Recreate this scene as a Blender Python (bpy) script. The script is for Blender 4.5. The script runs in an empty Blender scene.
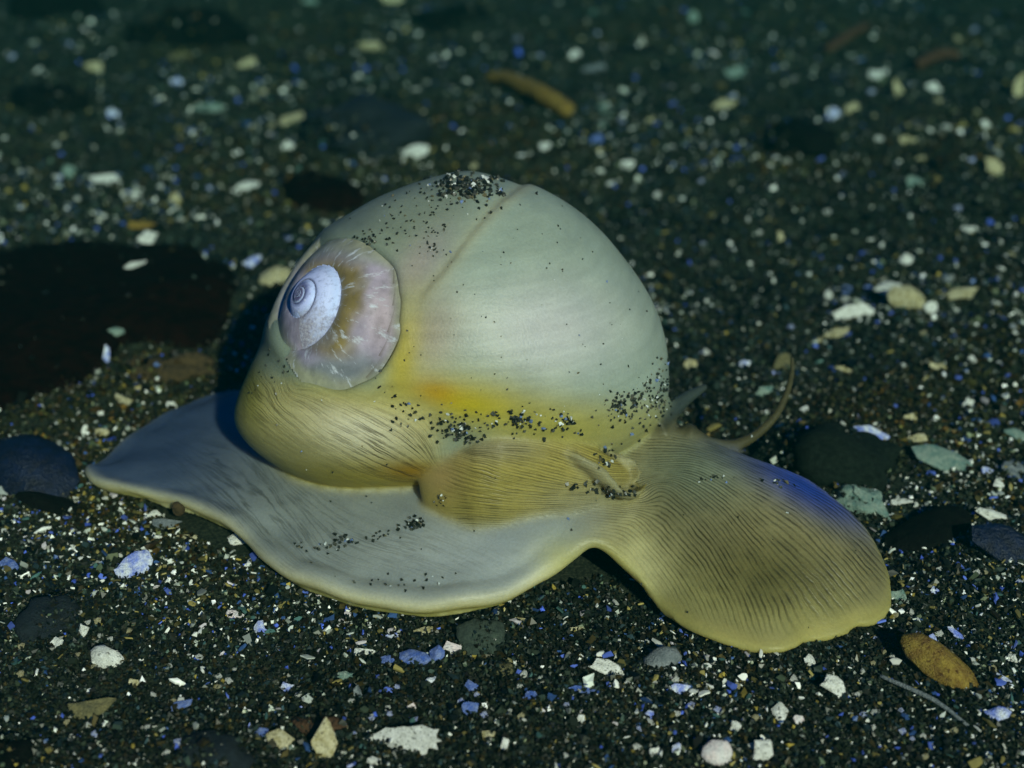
import bpy, bmesh, math, random
import numpy as np
from mathutils import Vector, Matrix
from mathutils.bvhtree import BVHTree
from mathutils.interpolate import poly_3d_calc

random.seed(7)
RNG = np.random.default_rng(11)
SC = bpy.context.scene
COL = SC.collection
SC.unit_settings.system = 'METRIC'
SC.unit_settings.scale_length = 0.01          # one unit is one centimetre: the snail's shell is about nine across

# ------------------------------------------------------------------ camera
PITCH = math.radians(28.0)
CAM = np.array([0.0, -29.1, 15.5])
FPX = 1024 * 50.0 / 36.0
FWD = np.array([0.0, math.cos(PITCH), -math.sin(PITCH)])
UPV = np.array([0.0, math.sin(PITCH), math.cos(PITCH)])
RGT = np.array([1.0, 0.0, 0.0])
cd = bpy.data.cameras.new('camera')
cam = bpy.data.objects.new('camera', cd)
COL.objects.link(cam)
cam.location = CAM
cam.rotation_euler = (math.pi / 2 - PITCH, 0, 0)
cd.lens = 50.0
cd.sensor_width = 36.0
cd.clip_start = 0.5
cd.clip_end = 3000.0
cd.dof.use_dof = True
cd.dof.focus_distance = 25.2
cd.dof.aperture_fstop = 0.15
SC.camera = cam

# ------------------------------------------------------------------ world: daylight filtered by sea water
SUN_EL, SUN_AZ = math.radians(31), math.radians(158)      # azimuth clockwise from +Y
wd = bpy.data.worlds.new('World')
SC.world = wd
wd.use_nodes = True
nt = wd.node_tree
nt.nodes.clear()
sky = nt.nodes.new('ShaderNodeTexSky')
sky.sky_type = 'NISHITA'
sky.sun_disc = False
sky.sun_elevation = SUN_EL
sky.sun_rotation = SUN_AZ
mul = nt.nodes.new('ShaderNodeMix')
mul.data_type = 'RGBA'
mul.blend_type = 'MULTIPLY'
mul.inputs[0].default_value = 1.0
mul.inputs[7].default_value = (0.04, 0.30, 1.0, 1)        # what the water lets through
bg = nt.nodes.new('ShaderNodeBackground')
bg.inputs[1].default_value = 0.045
wo = nt.nodes.new('ShaderNodeOutputWorld')
nt.links.new(sky.outputs[0], mul.inputs[6])
nt.links.new(mul.outputs[2], bg.inputs[0])
nt.links.new(bg.outputs[0], wo.inputs[0])

# ------------------------------------------------------------------ sun
sl = bpy.data.lights.new('sun', 'SUN')
sl.energy = 5.0
sl.angle = math.radians(1.5)
sl.color = (1.0, 0.76, 0.58)
so = bpy.data.objects.new('sun', sl)
COL.objects.link(so)
sd = Vector((math.sin(SUN_AZ) * math.cos(SUN_EL), math.cos(SUN_AZ) * math.cos(SUN_EL), math.sin(SUN_EL)))
so.rotation_euler = sd.to_track_quat('Z', 'Y').to_euler()
so.location = sd * 60

SC.view_settings.view_transform = 'Standard'
SC.view_settings.look = 'None'
SC.view_settings.gamma = 1.0
SC.view_settings.exposure = 0.55
SC.render.engine = 'CYCLES'
SC.cycles.max_bounces = 4
SC.cycles.diffuse_bounces = 2
SC.cycles.glossy_bounces = 2
SC.cycles.volume_bounces = 0
SC.cycles.use_denoising = True

# ------------------------------------------------------------------ helpers
def ray(px, py):
    return FWD + RGT * ((px - 512) / FPX) - UPV * ((py - 384) / FPX)
def at(px, py, z):
    d = ray(px, py)
    return CAM + d * ((z - CAM[2]) / d[2])
def at_depth(px, py, t):
    return CAM + ray(px, py) * t
def project(P):
    D = np.asarray(P, float) - CAM
    f = D @ FWD
    return 512 + FPX * (D @ RGT) / f, 384 - FPX * (D @ UPV) / f, f
def sstep(a, b, x):
    t = np.clip((np.asarray(x, float) - a) / (b - a), 0, 1)
    return t * t * (3 - 2 * t)
def tps(P, v, smooth=1e-3):
    P = np.asarray(P, float); v = np.asarray(v, float)
    c = P.mean(0); s = P.std()
    Q = (P - c) / s
    n = len(Q)
    def K(A, B):
        r2 = ((A[:, None, :] - B[None]) ** 2).sum(-1)
        return 0.5 * r2 * np.log(r2 + 1e-12)
    M = np.zeros((n + 3, n + 3))
    M[:n, :n] = K(Q, Q) + smooth * np.eye(n)
    M[:n, n] = 1; M[:n, n + 1:] = Q
    M[n, :n] = 1; M[n + 1:, :n] = Q.T
    w = np.linalg.solve(M, np.concatenate([v, np.zeros(3)]))
    def f(X):
        X = (np.asarray(X, float) - c) / s
        out = np.empty(len(X))
        for i in range(0, len(X), 20000):
            B = X[i:i + 20000]
            out[i:i + 20000] = K(B, Q) @ w[:n] + w[n] + B @ w[n + 1:]
        return out
    return f
def catmull(P, per, closed=True):
    P = np.asarray(P, float); n = len(P); out = []
    t = np.linspace(0, 1, per, endpoint=False)[:, None]
    for i in range(n if closed else n - 1):
        g = (lambda k: P[k % n]) if closed else (lambda k: P[min(max(k, 0), n - 1)])
        a, b, c, d = g(i - 1), g(i), g(i + 1), g(i + 2)
        out.append(0.5 * ((2 * b) + (c - a) * t + (2 * a - 5 * b + 4 * c - d) * t ** 2 + (3 * b - a - 3 * c + d) * t ** 3))
    if not closed: out.append(P[-1:])
    return np.concatenate(out)
def vnoise(x, y, seed=0, octaves=3, freq=1.0):
    """smooth pseudo noise made of sines, about -1..1"""
    r = np.random.default_rng(seed); s = 0; a = 1.0; tot = 0
    for o in range(octaves):
        for k in range(4):
            th = r.uniform(0, 6.283); f = freq * (1.9 ** o) * r.uniform(.7, 1.3); p = r.uniform(0, 6.283)
            s = s + a * np.sin((x * math.cos(th) + y * math.sin(th)) * f + p)
        tot += a * 2.2; a *= .55
    return s / tot
def mesh_obj(name, V, F, mat, parent=None, smooth=True, col=None):
    me = bpy.data.meshes.new(name)
    me.from_pydata([tuple(v) for v in V], [], [tuple(f) for f in F])
    me.update()
    if smooth:
        me.polygons.foreach_set('use_smooth', np.ones(len(me.polygons), bool))
    if col is not None:
        a = me.attributes.new('Col', 'FLOAT_COLOR', 'POINT')
        c = np.ones((len(V), 4), np.float32); c[:, :3] = col
        a.data.foreach_set('color', c.ravel())
    me.materials.append(mat)
    o = bpy.data.objects.new(name, me)
    COL.objects.link(o)
    if parent: o.parent = parent
    return o
def tag(o, label=None, cat=None, group=None, kind=None):
    if label: o['label'] = label
    if cat: o['category'] = cat
    if group: o['group'] = group
    if kind: o['kind'] = kind
    return o
def fast_mesh(name, V, Q, mat, col=None, smooth=False):
    """V (n,3), Q (m,k) index array"""
    me = bpy.data.meshes.new(name)
    m, k = Q.shape
    me.vertices.add(len(V)); me.vertices.foreach_set('co', np.ascontiguousarray(V, np.float32).ravel())
    me.loops.add(m * k); me.loops.foreach_set('vertex_index', np.ascontiguousarray(Q, np.int32).ravel())
    me.polygons.add(m)
    me.polygons.foreach_set('loop_start', np.arange(0, m * k, k, dtype=np.int32))
    me.polygons.foreach_set('loop_total', np.full(m, k, np.int32))
    me.update(calc_edges=True)
    me.polygons.foreach_set('use_smooth', np.full(m, smooth, bool))
    if col is not None:
        a = me.attributes.new('Col', 'FLOAT_COLOR', 'POINT')
        c = np.ones((len(V), 4), np.float32); c[:, :3] = col
        a.data.foreach_set('color', c.ravel())
    me.materials.append(mat)
    o = bpy.data.objects.new(name, me)
    COL.objects.link(o)
    return o

# ------------------------------------------------------------------ materials
class NB:
    def __init__(s, name):
        s.m = bpy.data.materials.new(name); s.m.use_nodes = True
        s.t = s.m.node_tree; s.b = s.t.nodes['Principled BSDF']
    def n(s, typ, **kw):
        x = s.t.nodes.new(typ)
        for k, v in kw.items(): setattr(x, k, v)
        return x
    def l(s, a, b): s.t.links.new(a, b)
    def attr(s, name):
        x = s.n('ShaderNodeAttribute'); x.attribute_name = name; return x
    def noise(s, scale, detail=3, rough=.55, vec=None, out='Fac'):
        x = s.n('ShaderNodeTexNoise'); x.inputs['Scale'].default_value = scale
        x.inputs['Detail'].default_value = detail; x.inputs['Roughness'].default_value = rough
        if vec is None:
            tc = s.n('ShaderNodeTexCoord'); vec = tc.outputs['Object']
        s.l(vec, x.inputs['Vector']); return x.outputs[out]
    def math(s, op, a, b=None, c=None, clamp=False):
        x = s.n('ShaderNodeMath', operation=op); x.use_clamp = clamp
        for i, v in enumerate((a, b, c)):
            if v is None: continue
            if isinstance(v, (int, float)): x.inputs[i].default_value = v
            else: s.l(v, x.inputs[i])
        return x.outputs[0]
    def ramp(s, fac, stops):
        x = s.n('ShaderNodeValToRGB'); e = x.color_ramp.elements
        while len(e) < len(stops): e.new(.5)
        for i, (p, c) in enumerate(stops):
            e[i].position = p; e[i].color = (c, c, c, 1) if isinstance(c, (int, float)) else (*c, 1)
        s.l(fac, x.inputs[0]); return x.outputs[0]
    def mix(s, fac, a, b, mode='MIX'):
        x = s.n('ShaderNodeMix', data_type='RGBA', blend_type=mode)
        for i, v in ((0, fac), (6, a), (7, b)):
            if isinstance(v, (int, float)): x.inputs[i].default_value = v
            elif isinstance(v, tuple): x.inputs[i].default_value = (*v, 1)
            else: s.l(v, x.inputs[i])
        return x.outputs[2]
    def bump(s, h, strength=.3, dist=.02):
        x = s.n('ShaderNodeBump'); x.inputs['Strength'].default_value = strength
        x.inputs['Distance'].default_value = dist
        s.l(h, x.inputs['Height']); s.l(x.outputs[0], s.b.inputs['Normal'])
    def setp(s, **kw):
        for k, v in kw.items(): s.b.inputs[k.replace('_', ' ')].default_value = v

def mat_sand_grain():
    b = NB('sand_grain_mineral')
    c = b.attr('Col').outputs['Color']
    b.l(c, b.b.inputs['Base Color'])
    b.setp(Roughness=.34, Specular_IOR_Level=.22)
    return b.m
def mat_seabed():
    b = NB('seabed_sand')
    n1 = b.noise(.8, 2); n2 = b.noise(16, 2, .7)
    c = b.ramp(n2, [(.32, (.004, .007, .005)), (.55, (.018, .024, .017)), (.72, (.05, .055, .035))])
    c = b.mix(.6, c, b.ramp(n1, [(.3, (.55, .7, .6)), (.7, (1.2, 1.1, .9))]), 'MULTIPLY')
    b.l(c, b.b.inputs['Base Color'])
    b.setp(Roughness=.8, Specular_IOR_Level=.15)
    return b.m
def mat_fragment(name, ca, cb, rough=.4, spec=.3, freq=5.0, dark=None):
    b = NB(name)
    oi = b.n('ShaderNodeObjectInfo')
    tc = b.n('ShaderNodeTexCoord')
    off = b.n('ShaderNodeVectorMath', operation='ADD')
    b.l(tc.outputs['Object'], off.inputs[0]); 
    mulv = b.math('MULTIPLY', oi.outputs['Random'], 37.0)
    b.l(mulv, off.inputs[1])
    n1 = b.noise(freq * 2.2, 3, .6, off.outputs[0]); n2 = b.noise(freq * 9, 3, .7, off.outputs[0])
    c = b.mix(b.ramp(n1, [(.35, 0.0), (.65, 1.0)]), ca, cb)
    c = b.mix(.55, c, b.ramp(n2, [(.3, .45), (.60, 1.25)]), 'MULTIPLY')
    if dark is not None:
        n4 = b.noise(freq * 4.2, 2, .6, off.outputs[0])
        c = b.mix(b.ramp(n4, [(.60, 0.0), (.66, .9)]), c, dark)
    b.l(c, b.b.inputs['Base Color'])
    b.setp(Roughness=rough, Specular_IOR_Level=spec)
    b.bump(n2, .9, .06)
    return b.m

# ------------------------------------------------------------------ seabed
def ground_z(x, y):
    x = np.asarray(x, float); y = np.asarray(y, float)
    near = sstep(7, 16, np.hypot(x + 1, y + 5))
    z = .55 * vnoise(x, y, 3, 2, .16) * near + .10 * vnoise(x, y, 5, 2, .9) + .10 * vnoise(x, y, 8, 2, 2.4) * (.4 + .6 * near)
    z -= .25 * np.exp(-((x - 2.0) ** 2 / 1.6 + (y + 8.3) ** 2 / 1.0))       # hollow under the lifted edge of the foot
    return z - .05
M_SEABED = mat_seabed()
def build_seabed():
    def axis(lo, hi, c0, c1, fine, n_out):
        a = np.arange(c0, c1 + 1e-6, fine)
        l = c0 - np.geomspace(fine, c0 - lo, n_out)[::-1]; r = c1 + np.geomspace(fine, hi - c1, n_out)
        return np.concatenate([l, a, r])
    X = axis(-400, 400, -28, 28, .2, 26); Y = axis(-300, 900, -16, 45, .2, 26)
    gx, gy = np.meshgrid(X, Y)
    V = np.stack([gx, gy, ground_z(gx, gy)], -1).reshape(-1, 3)
    i = np.arange(len(Y) - 1)[:, None] * len(X) + np.arange(len(X) - 1)[None]
    Q = np.stack([i, i + 1, i + 1 + len(X), i + len(X)], -1).reshape(-1, 4)
    o = fast_mesh('seabed', V, Q, M_SEABED, smooth=True)
    tag(o, kind='structure')
build_seabed()

# ------------------------------------------------------------------ the moon snail
# shell opening: apex of the spire and its axis
AX_A = -.64 * RGT + .26 * UPV - .72 * FWD
AX_A /= np.linalg.norm(AX_A)
APEX = at_depth(299, 293, 25.45)
e1 = np.cross(AX_A, UPV); e1 /= np.linalg.norm(e1); e2 = np.cross(AX_A, e1)
DOME = {}
def poly_terms(x, y):
    return np.stack([np.ones_like(x), x, y, x * x, x * y, y * y, x ** 3, x * x * y, x * y * y, y ** 3], -1)
def dome_h(x, y): return poly_terms(x, y) @ DOME['c']
def dome_xy(V):
    rel = V - APEX
    return rel @ e1, rel @ e2, rel @ AX_A
def opening_e(px, py):
    dx, dy = px - 340, py - 313
    th = np.arctan2(dy, dx)
    return np.hypot(dx / 65., dy / 78.) * (1 + .030 * np.sin(3 * th + 1) + .020 * np.sin(5 * th + 2) + .010 * np.sin(11 * th))

def island_mantle():
    C = at_depth(462, 345, 28.0)
    sil = [(240, 420), (243, 393), (260, 350), (274, 318), (284, 287), (303, 258), (332, 233), (368, 206), (402, 189), (438, 178), (472, 174),
           (510, 184), (552, 201), (590, 226), (620, 256), (644, 290), (659, 325), (667, 362), (666, 400), (650, 432), (610, 462), (550, 482),
           (480, 488), (420, 488), (350, 487), (312, 480), (280, 464), (253, 442)]
    P = catmull(sil, 10)
    dx = (P[:, 0] - 462) / FPX * 28.0; dy = -(P[:, 1] - 345) / FPX * 28.0
    th = np.unwrap(np.arctan2(dy, dx)); rr = np.hypot(dx, dy)
    NT, NP = 300, 150
    tt = np.linspace(0, 2 * np.pi, NT, endpoint=False)
    o = np.argsort(th % (2 * np.pi))
    r = np.interp(tt, (th % (2 * np.pi))[o], rr[o], period=2 * np.pi)
    ph = np.linspace(0, np.pi, NP)
    S, T = np.meshgrid(ph, tt, indexing='ij')
    R = r[None, :] * np.sin(S)
    depth = np.where(np.cos(S) > 0, -3.55, -3.3) * np.cos(S)
    V = C + R[..., None] * (np.cos(T)[..., None] * RGT + np.sin(T)[..., None] * UPV) + depth[..., None] * FWD
    V = V.reshape(-1, 3)
    front = (np.cos(S) > -.2).reshape(-1)
    N = (V - C) / np.linalg.norm(V - C, axis=1)[:, None]
    px, py, _ = project(V)
    # seam where the upper fold of tissue meets the rest
    seam = catmull([(530, 183), (500, 204), (476, 230), (452, 262), (428, 290), (404, 318), (393, 352), (388, 385)], 8, False)
    d = np.hypot(px[:, None] - seam[None, :, 0], py[:, None] - seam[None, :, 1])
    k = d.argmin(1); dm = d[np.arange(len(d)), k]
    kk = np.clip(k, 1, len(seam) - 2); tan = seam[kk + 1] - seam[kk - 1]
    side = np.sign(tan[:, 0] * (py - seam[kk, 1]) - tan[:, 1] * (px - seam[kk, 0]))
    sdist = -dm * side                      # positive on the right
    fade = sstep(420, 340, py)
    disp = .09 * np.exp(-np.clip(sdist, 0, None) / 45.) * sstep(-3, 4, sdist) * fade - .018 * np.exp(-(dm / 5.) ** 2) * fade
    # groove between the lower fold and the upper body
    gl = catmull([(262, 345), (300, 378), (345, 392), (392, 396), (425, 412), (440, 440)], 8, False)
    d2 = np.hypot(px[:, None] - gl[None, :, 0], py[:, None] - gl[None, :, 1]).min(1)
    disp -= .035 * np.exp(-(d2 / 9.) ** 2)
    disp += .10 * np.exp(-(((px - 345) / 75.) ** 2 + ((py - 440) / 36.) ** 2))
    # long shallow dents
    disp += .05 * vnoise(px / 40., py / 40., 9, 2, 1.0)
    V = V + N * (disp * front)[:, None]
    # the shell lies in an opening of the tissue, with a lip round it
    x, y, h = dome_xy(V)
    near = (np.hypot(x, y) < 2.3) & (np.abs(h) < 2.4)
    DOME['c'] = np.linalg.lstsq(poly_terms(x[near], y[near]), h[near], rcond=None)[0]
    hd = dome_h(x, y)
    qx, qy, _ = project(APEX + x[:, None] * e1 + y[:, None] * e2 + hd[:, None] * AX_A)
    e = opening_e(qx, qy)
    off = -.14 * sstep(.98, .88, e) + .05 * np.exp(-((e - 1.08) / .11) ** 2) + .02
    w = sstep(1.45, 1.08, e) * near
    V = V + (w * (hd + off - h))[:, None] * AX_A
    i = np.arange(NP - 1)[:, None] * NT
    j = np.arange(NT)[None]
    F = np.stack([i + j, i + (j + 1) % NT, i + NT + (j + 1) % NT, i + NT + j], -1).reshape(-1, 4)
    return V, F

def island_foot():
    L = [  # silhouette of the margin: px, py, height of its underside, thickness
        (85, 478, .16, .30), (93, 491, .16, .32), (120, 500, .20, .34), (150, 506, .22, .38), (200, 524, .20, .42), (243, 545, .12, .46), (266, 566, .08, .48),
        (300, 589, .03, .54), (355, 607, .02, .56), (430, 617, .02, .56), (500, 608, .04, .54), (545, 584, .22, .42), (574, 561, .50, .32),
        (593, 548, .68, .26), (613, 557, .55, .24), (640, 583, .22, .24), (657, 600, .08, .20), (684, 620, .03, .17), (722, 639, .02, .16),
        (770, 650, .02, .15), (794, 645, .03, .15), (806, 637, .05, .15), (826, 634, .03, .15), (846, 629, .03, .15), (856, 622, .05, .15), (876, 619, .03, .15), (889, 608, .03, .15), (891, 595, .04, .16)]
    pts = [(*at(a, b + 7 * float(sstep(190, 260, a)), z)[:2], z - (.06 if z < .1 else 0), th) for a, b, z, th in L]
    for a, b, z, th in [(887, 574, .12, .22), (874, 546, .26, .22), (856, 521, .46, .22), (828, 499, .74, .24), (792, 480, 1.0, .26), (752, 465, 1.16, .28)]:
        pts.append((*at(a, b, z + th / 2)[:2], z, th))
    pts += [(4.5, -5.2, .9, .3), (3.9, -3.6, .3, .35),
            (2.4, -1.0, .04, .4), (.2, -.1, .04, .4), (-2.2, -.3, .04, .4), (-4.2, -.9, .06, .4)]
    for a, b, z, th in [(215, 394, .02, .30), (180, 405, .02, .28), (150, 421, .02, .28), (118, 442, .05, .28), (93, 463, .10, .30)]:
        pts.append((*at(a, b, z + th)[:2], z, th))
    pts = np.array(pts)
    O = catmull(pts, 12)
    inner = [(130, 476, .46), (165, 446, .40), (205, 420, .45), (232, 402, .5), (180, 484, .52), (235, 504, .52), (240, 460, .66), (290, 530, .46), (300, 500, .66), (350, 560, .42), (360, 515, .75),
             (430, 580, .42), (430, 530, .78), (500, 575, .50), (500, 540, .85), (545, 550, .82), (560, 530, 1.0),
             (575, 515, 1.10), (600, 500, 1.22), (600, 525, 1.02), (620, 530, .86), (640, 556, .58), (640, 520, .90), (640, 482, 1.28),
             (700, 600, .42), (700, 560, .82), (700, 510, 1.30), (700, 470, 1.66), (770, 610, .52), (770, 560, .96), (770, 510, 1.40), (770, 480, 1.46),
             (840, 600, .42), (840, 563, .80), (650, 455, 1.60),
             (668, 432, 1.72), (706, 449, 1.60), (745, 470, 1.52), (800, 500, 1.24), (845, 535, .80)]
    PI_ = [(*at(a, b, z)[:2], z) for a, b, z in inner]
    PI_ += [(-.9, -4, .9), (-3, -2.5, .9), (1.5, -2.5, 1.0), (3.2, -4.5, 1.3)]
    ctr = [(x, y, z + th / 2) for x, y, z, th in O[::6]] + PI_
    ctr = np.array(ctr)
    f = tps(ctr[:, :2], ctr[:, 2], 2e-4)
    c = np.array([.6, -5.2])
    NS = 110; n = len(O)
    s = np.linspace(0, 1, NS) ** .8
    XY = c + s[:, None, None] * (O[None, :, :2] - c)
    zt = f(XY.reshape(-1, 2)).reshape(NS, n)
    zrim = O[:, 2] + O[:, 3] / 2
    zt += (zrim - zt[-1])[None] * (s[:, None] ** 10)
    # rounded margin
    dist = np.linalg.norm(XY - O[None, :, :2], axis=2)
    th = O[None, :, 3] + .15 * (1 - s[:, None])
    d0 = th * .55
    q = np.sqrt(np.clip(1 - np.clip((d0 - dist) / d0, 0, 1) ** 2, 0, 1))
    # slight ripples along the margin
    arc = np.cumsum(np.linalg.norm(np.diff(O[:, :2], axis=0, append=O[:1, :2]), axis=1))
    rip = .03 * np.sin(arc * 2.1) + .02 * np.sin(arc * 4.7 + 1)
    zt += rip[None] * s[:, None] ** 6
    roll = np.clip((O[:, 3] - .24) / .2, 0, 1)[None]
    zt += roll * (.07 * np.exp(-((dist - .12) / .16) ** 2) - .05 * np.exp(-((dist - .50) / .14) ** 2))
    Mid = np.concatenate([XY, zt[..., None]], -1)
    ds = np.gradient(Mid, axis=0); dj = np.roll(Mid, -1, 1) - np.roll(Mid, 1, 1)
    Nn = np.cross(dj, ds); Nn[0] = (0, 0, 1)
    Nn /= np.linalg.norm(Nn, axis=2)[..., None] + 1e-12
    Nn *= np.sign(Nn[..., 2:3] + 1e-9)
    top = Mid + Nn * (q * th / 2)[..., None]
    bot = (Mid - Nn * (q * th / 2)[..., None])[:-1]
    V = np.concatenate([top.reshape(-1, 3), bot.reshape(-1, 3)])
    i = np.arange(NS - 1)[:, None] * n; j = np.arange(n)[None]; j1 = (j + 1) % n
    Ft = np.stack([i + j, i + n + j, i + n + j1, i + j1], -1).reshape(-1, 4)
    base = NS * n
    def bi(r): return np.where(r < NS - 1, base + r * n, (NS - 1) * n)
    r0 = np.arange(NS - 1)[:, None]
    Fb = np.stack([bi(r0) + j, bi(r0) + j1, bi(r0 + 1) + j1, bi(r0 + 1) + j], -1).reshape(-1, 4)
    return V, np.concatenate([Ft, Fb])

def inflate(px_pts, depth_fn, thick, nt=160, nphi=40, centre=None, power=.8):
    P = catmull(px_pts, 8)
    if centre is None: centre = P.mean(0)
    d = P - centre
    th = np.arctan2(d[:, 1], d[:, 0]) % (2 * np.pi); o = np.argsort(th)
    tt = np.linspace(0, 2 * np.pi, nt, endpoint=False)
    r = np.interp(tt, th[o], np.hypot(d[:, 0], d[:, 1])[o], period=2 * np.pi)
    ph = np.linspace(0, np.pi, nphi)
    V = []
    for p in ph:
        q = centre + (r * math.sin(p) ** power)[:, None] * np.stack([np.cos(tt), np.sin(tt)], 1)
        for a in q:
            V.append(at_depth(a[0], a[1], depth_fn(a[0], a[1]) - thick * math.cos(p)))
    i = np.arange(nphi - 1)[:, None] * nt; j = np.arange(nt)[None]
    F = np.stack([i + j, i + (j + 1) % nt, i + nt + (j + 1) % nt, i + nt + j], -1).reshape(-1, 4)
    return np.array(V), F

def tube(pts, rad, seg=20, per=8):
    C = catmull(np.array(pts), per, False)
    rr = np.interp(np.linspace(0, 1, len(C)), np.linspace(0, 1, len(rad)), rad)
    T = np.gradient(C, axis=0); T /= np.linalg.norm(T, axis=1)[:, None]
    ref = np.array([.3, .2, .93]); V = []
    n = len(C)
    for k in range(n):
        a = np.cross(T[k], ref); a /= np.linalg.norm(a); b = np.cross(T[k], a)
        for s in range(seg):
            an = 2 * np.pi * s / seg
            V.append(C[k] + rr[k] * (math.cos(an) * a + math.sin(an) * b))
    F = [(k * seg + s, k * seg + (s + 1) % seg, (k + 1) * seg + (s + 1) % seg, (k + 1) * seg + s) for k in range(n - 1) for s in range(seg)]
    V += [C[0] - T[0] * rr[0] * .6, C[-1] + T[-1] * rr[-1] * .8]
    m = len(V)
    T3 = [(m - 2, (s + 1) % seg, s, s) for s in range(seg)] + [(m - 1, (n - 1) * seg + s, (n - 1) * seg + (s + 1) % seg, (n - 1) * seg + (s + 1) % seg) for s in range(seg)]
    return np.array(V), F, T3

def build_body():
    islands = []
    islands.append(('mantle', *island_mantle()))
    islands.append(('foot', *island_foot()))
    # head lobe lying over the foot below the shell
    def d_flap(x, y): return 25.40 + (y - 440) * .0066 + .006 * max(0., x - 500) + .010 * max(0., 475 - x)
    V, F = inflate([(419, 468), (434, 452), (462, 442), (505, 434), (552, 434), (592, 446), (622, 466), (640, 490), (632, 518), (604, 536), (560, 533), (505, 535), (468, 533),
                    (442, 522), (424, 506), (419, 487)], d_flap, .40, power=.62)
    islands.append(('flap', V, F))
    extra = []
    # curled siphon fold beside the head: a gutter of thin tissue, open up and to the right
    ax0, ax1 = np.array([566., 445.]), np.array([642., 481.])
    NU, NV = 46, 30
    q0, q1 = at_depth(*ax0, d_flap(*ax0)), at_depth(*ax1, d_flap(*ax1))
    dirv = (q1 - q0) / np.linalg.norm(q1 - q0)
    nn = -FWD - dirv * (-FWD @ dirv); nn /= np.linalg.norm(nn)
    ww = np.cross(dirv, nn)
    if ww @ UPV < 0: ww = -ww
    grid = np.zeros((2, NU, NV, 3))
    for i in range(NU):
        u = i / (NU - 1)
        p2 = ax0 + (ax1 - ax0) * u + np.array([0, -7 * math.sin(math.pi * u)])
        c = at_depth(p2[0], p2[1], d_flap(p2[0], p2[1]) - .10 - .30 * u)
        rho = np.interp(u, [0, .25, .55, .8, .93, 1.0], [.16, .30, .42, .46, .40, .16])
        spread = math.radians(np.interp(u, [0, .4, .8, 1], [70, 95, 125, 150]))
        for j in range(NV):
            hi_ = math.radians(np.interp(u, [0, .4, .75, .9, 1], [75, 62, 38, 60, 100]))
            ph = -spread * .95 + (spread * .95 + hi_) * j / (NV - 1)
            e_ = -math.cos(ph) * ww + math.sin(ph) * nn
            lip = 1 + .14 * max(0, j / (NV - 1) - .75) / .25 * math.sin(u * 9)
            edge = min(1.0, j / 3., (NV - 1 - j) / 3.) ** .5 if 0 < j < NV - 1 else 0.15
            for k, sg in ((0, 1), (1, -1)):
                grid[k, i, j] = c + e_ * (rho * lip + sg * .075 * edge)
    GV = grid.reshape(-1, 3); GF = []
    def gi(k, i, j): return k * NU * NV + i * NV + j
    for i in range(NU - 1):
        for j in range(NV - 1):
            GF.append((gi(0, i, j), gi(0, i + 1, j), gi(0, i + 1, j + 1), gi(0, i, j + 1)))
            GF.append((gi(1, i, j), gi(1, i, j + 1), gi(1, i + 1, j + 1), gi(1, i + 1, j)))
        for j in (0, NV - 1):
            GF.append((gi(0, i, j), gi(0, i + 1, j), gi(1, i + 1, j), gi(1, i, j)))
    for j in range(NV - 1):
        for i in (0, NU - 1):
            GF.append((gi(0, i, j), gi(0, i, j + 1), gi(1, i, j + 1), gi(1, i, j)))
    extra.append(('siphon', GV, GF, []))
    S = [(684, 434, 27.3), (708, 445, 27.5), (735, 445, 27.7), (757, 434, 27.9), (776, 415, 28.1), (787, 393, 28.3), (792, 372, 28.5), (792, 357, 28.6)]
    extra.append(('tentacle', *tube([at_depth(*p) for p in S], [.26, .17, .12, .10, .085, .075, .065, .055])))
    S = [(652, 430, 27.3), (668, 414, 27.6), (684, 400, 27.9), (698, 391, 28.1), (706, 386, 28.2)]
    extra.append(('tentacle', *tube([at_depth(*p) for p in S], [.36, .20, .14, .10, .07])))
    allV, allF, region = [], [], []
    base = 0
    names = []
    for it in islands:
        allV.append(it[1]); allF += [tuple(q) for q in (it[2] + base)]
        region += [it[0]] * len(it[1]); base += len(it[1])
    for nm, V, F, T3 in extra:
        allV.append(V)
        allF += [tuple(x + base for x in q) for q in F] + [(a + base, b + base, c + base) for a, b, c, _ in T3]
        region += [nm] * len(V); base += len(V)
    allV = np.concatenate(allV)
    src = bpy.data.meshes.new('body_source')
    src.from_pydata(allV.tolist(), [], [tuple(int(x) for x in f) for f in allF])
    bm = bmesh.new(); bm.from_mesh(src)
    bmesh.ops.remove_doubles(bm, verts=bm.verts, dist=1e-5) if False else None
    bmesh.ops.recalc_face_normals(bm, faces=bm.faces)
    bm.to_mesh(src); bm.free()
    tmp = bpy.data.objects.new('body_source', src); COL.objects.link(tmp)
    md = tmp.modifiers.new('r', 'REMESH'); md.mode = 'VOXEL'; md.voxel_size = .05
    sm = tmp.modifiers.new('s', 'SMOOTH'); sm.factor = .5; sm.iterations = 5
    dg = bpy.context.evaluated_depsgraph_get()
    me = bpy.data.meshes.new_from_object(tmp.evaluated_get(dg))
    bpy.data.objects.remove(tmp)
    # nearest region of each vertex
    bvh = BVHTree.FromPolygons(allV.tolist(), [tuple(int(x) for x in f) for f in allF])
    n = len(me.vertices)
    co = np.empty(n * 3, np.float32); me.vertices.foreach_get('co', co); co = co.reshape(-1, 3).astype(float)
    order = {'mantle': 0, 'foot': 1, 'flap': 2, 'siphon': 3, 'tentacle': 4}
    freg = np.array([order[region[f[0]]] for f in allF])
    reg = np.empty(n, int)
    for i in range(n):
        reg[i] = freg[bvh.find_nearest(co[i])[2]]
    bpy.data.meshes.remove(src)
    return me, co, reg

def line_field(lines, smooth=1e-3):
    P, v = [], []
    for val, pts in lines:
        for p in catmull(pts, 3, False): P.append(p); v.append(val)
    return tps(P, v, smooth)

body_me, bco, breg = build_body()

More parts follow.
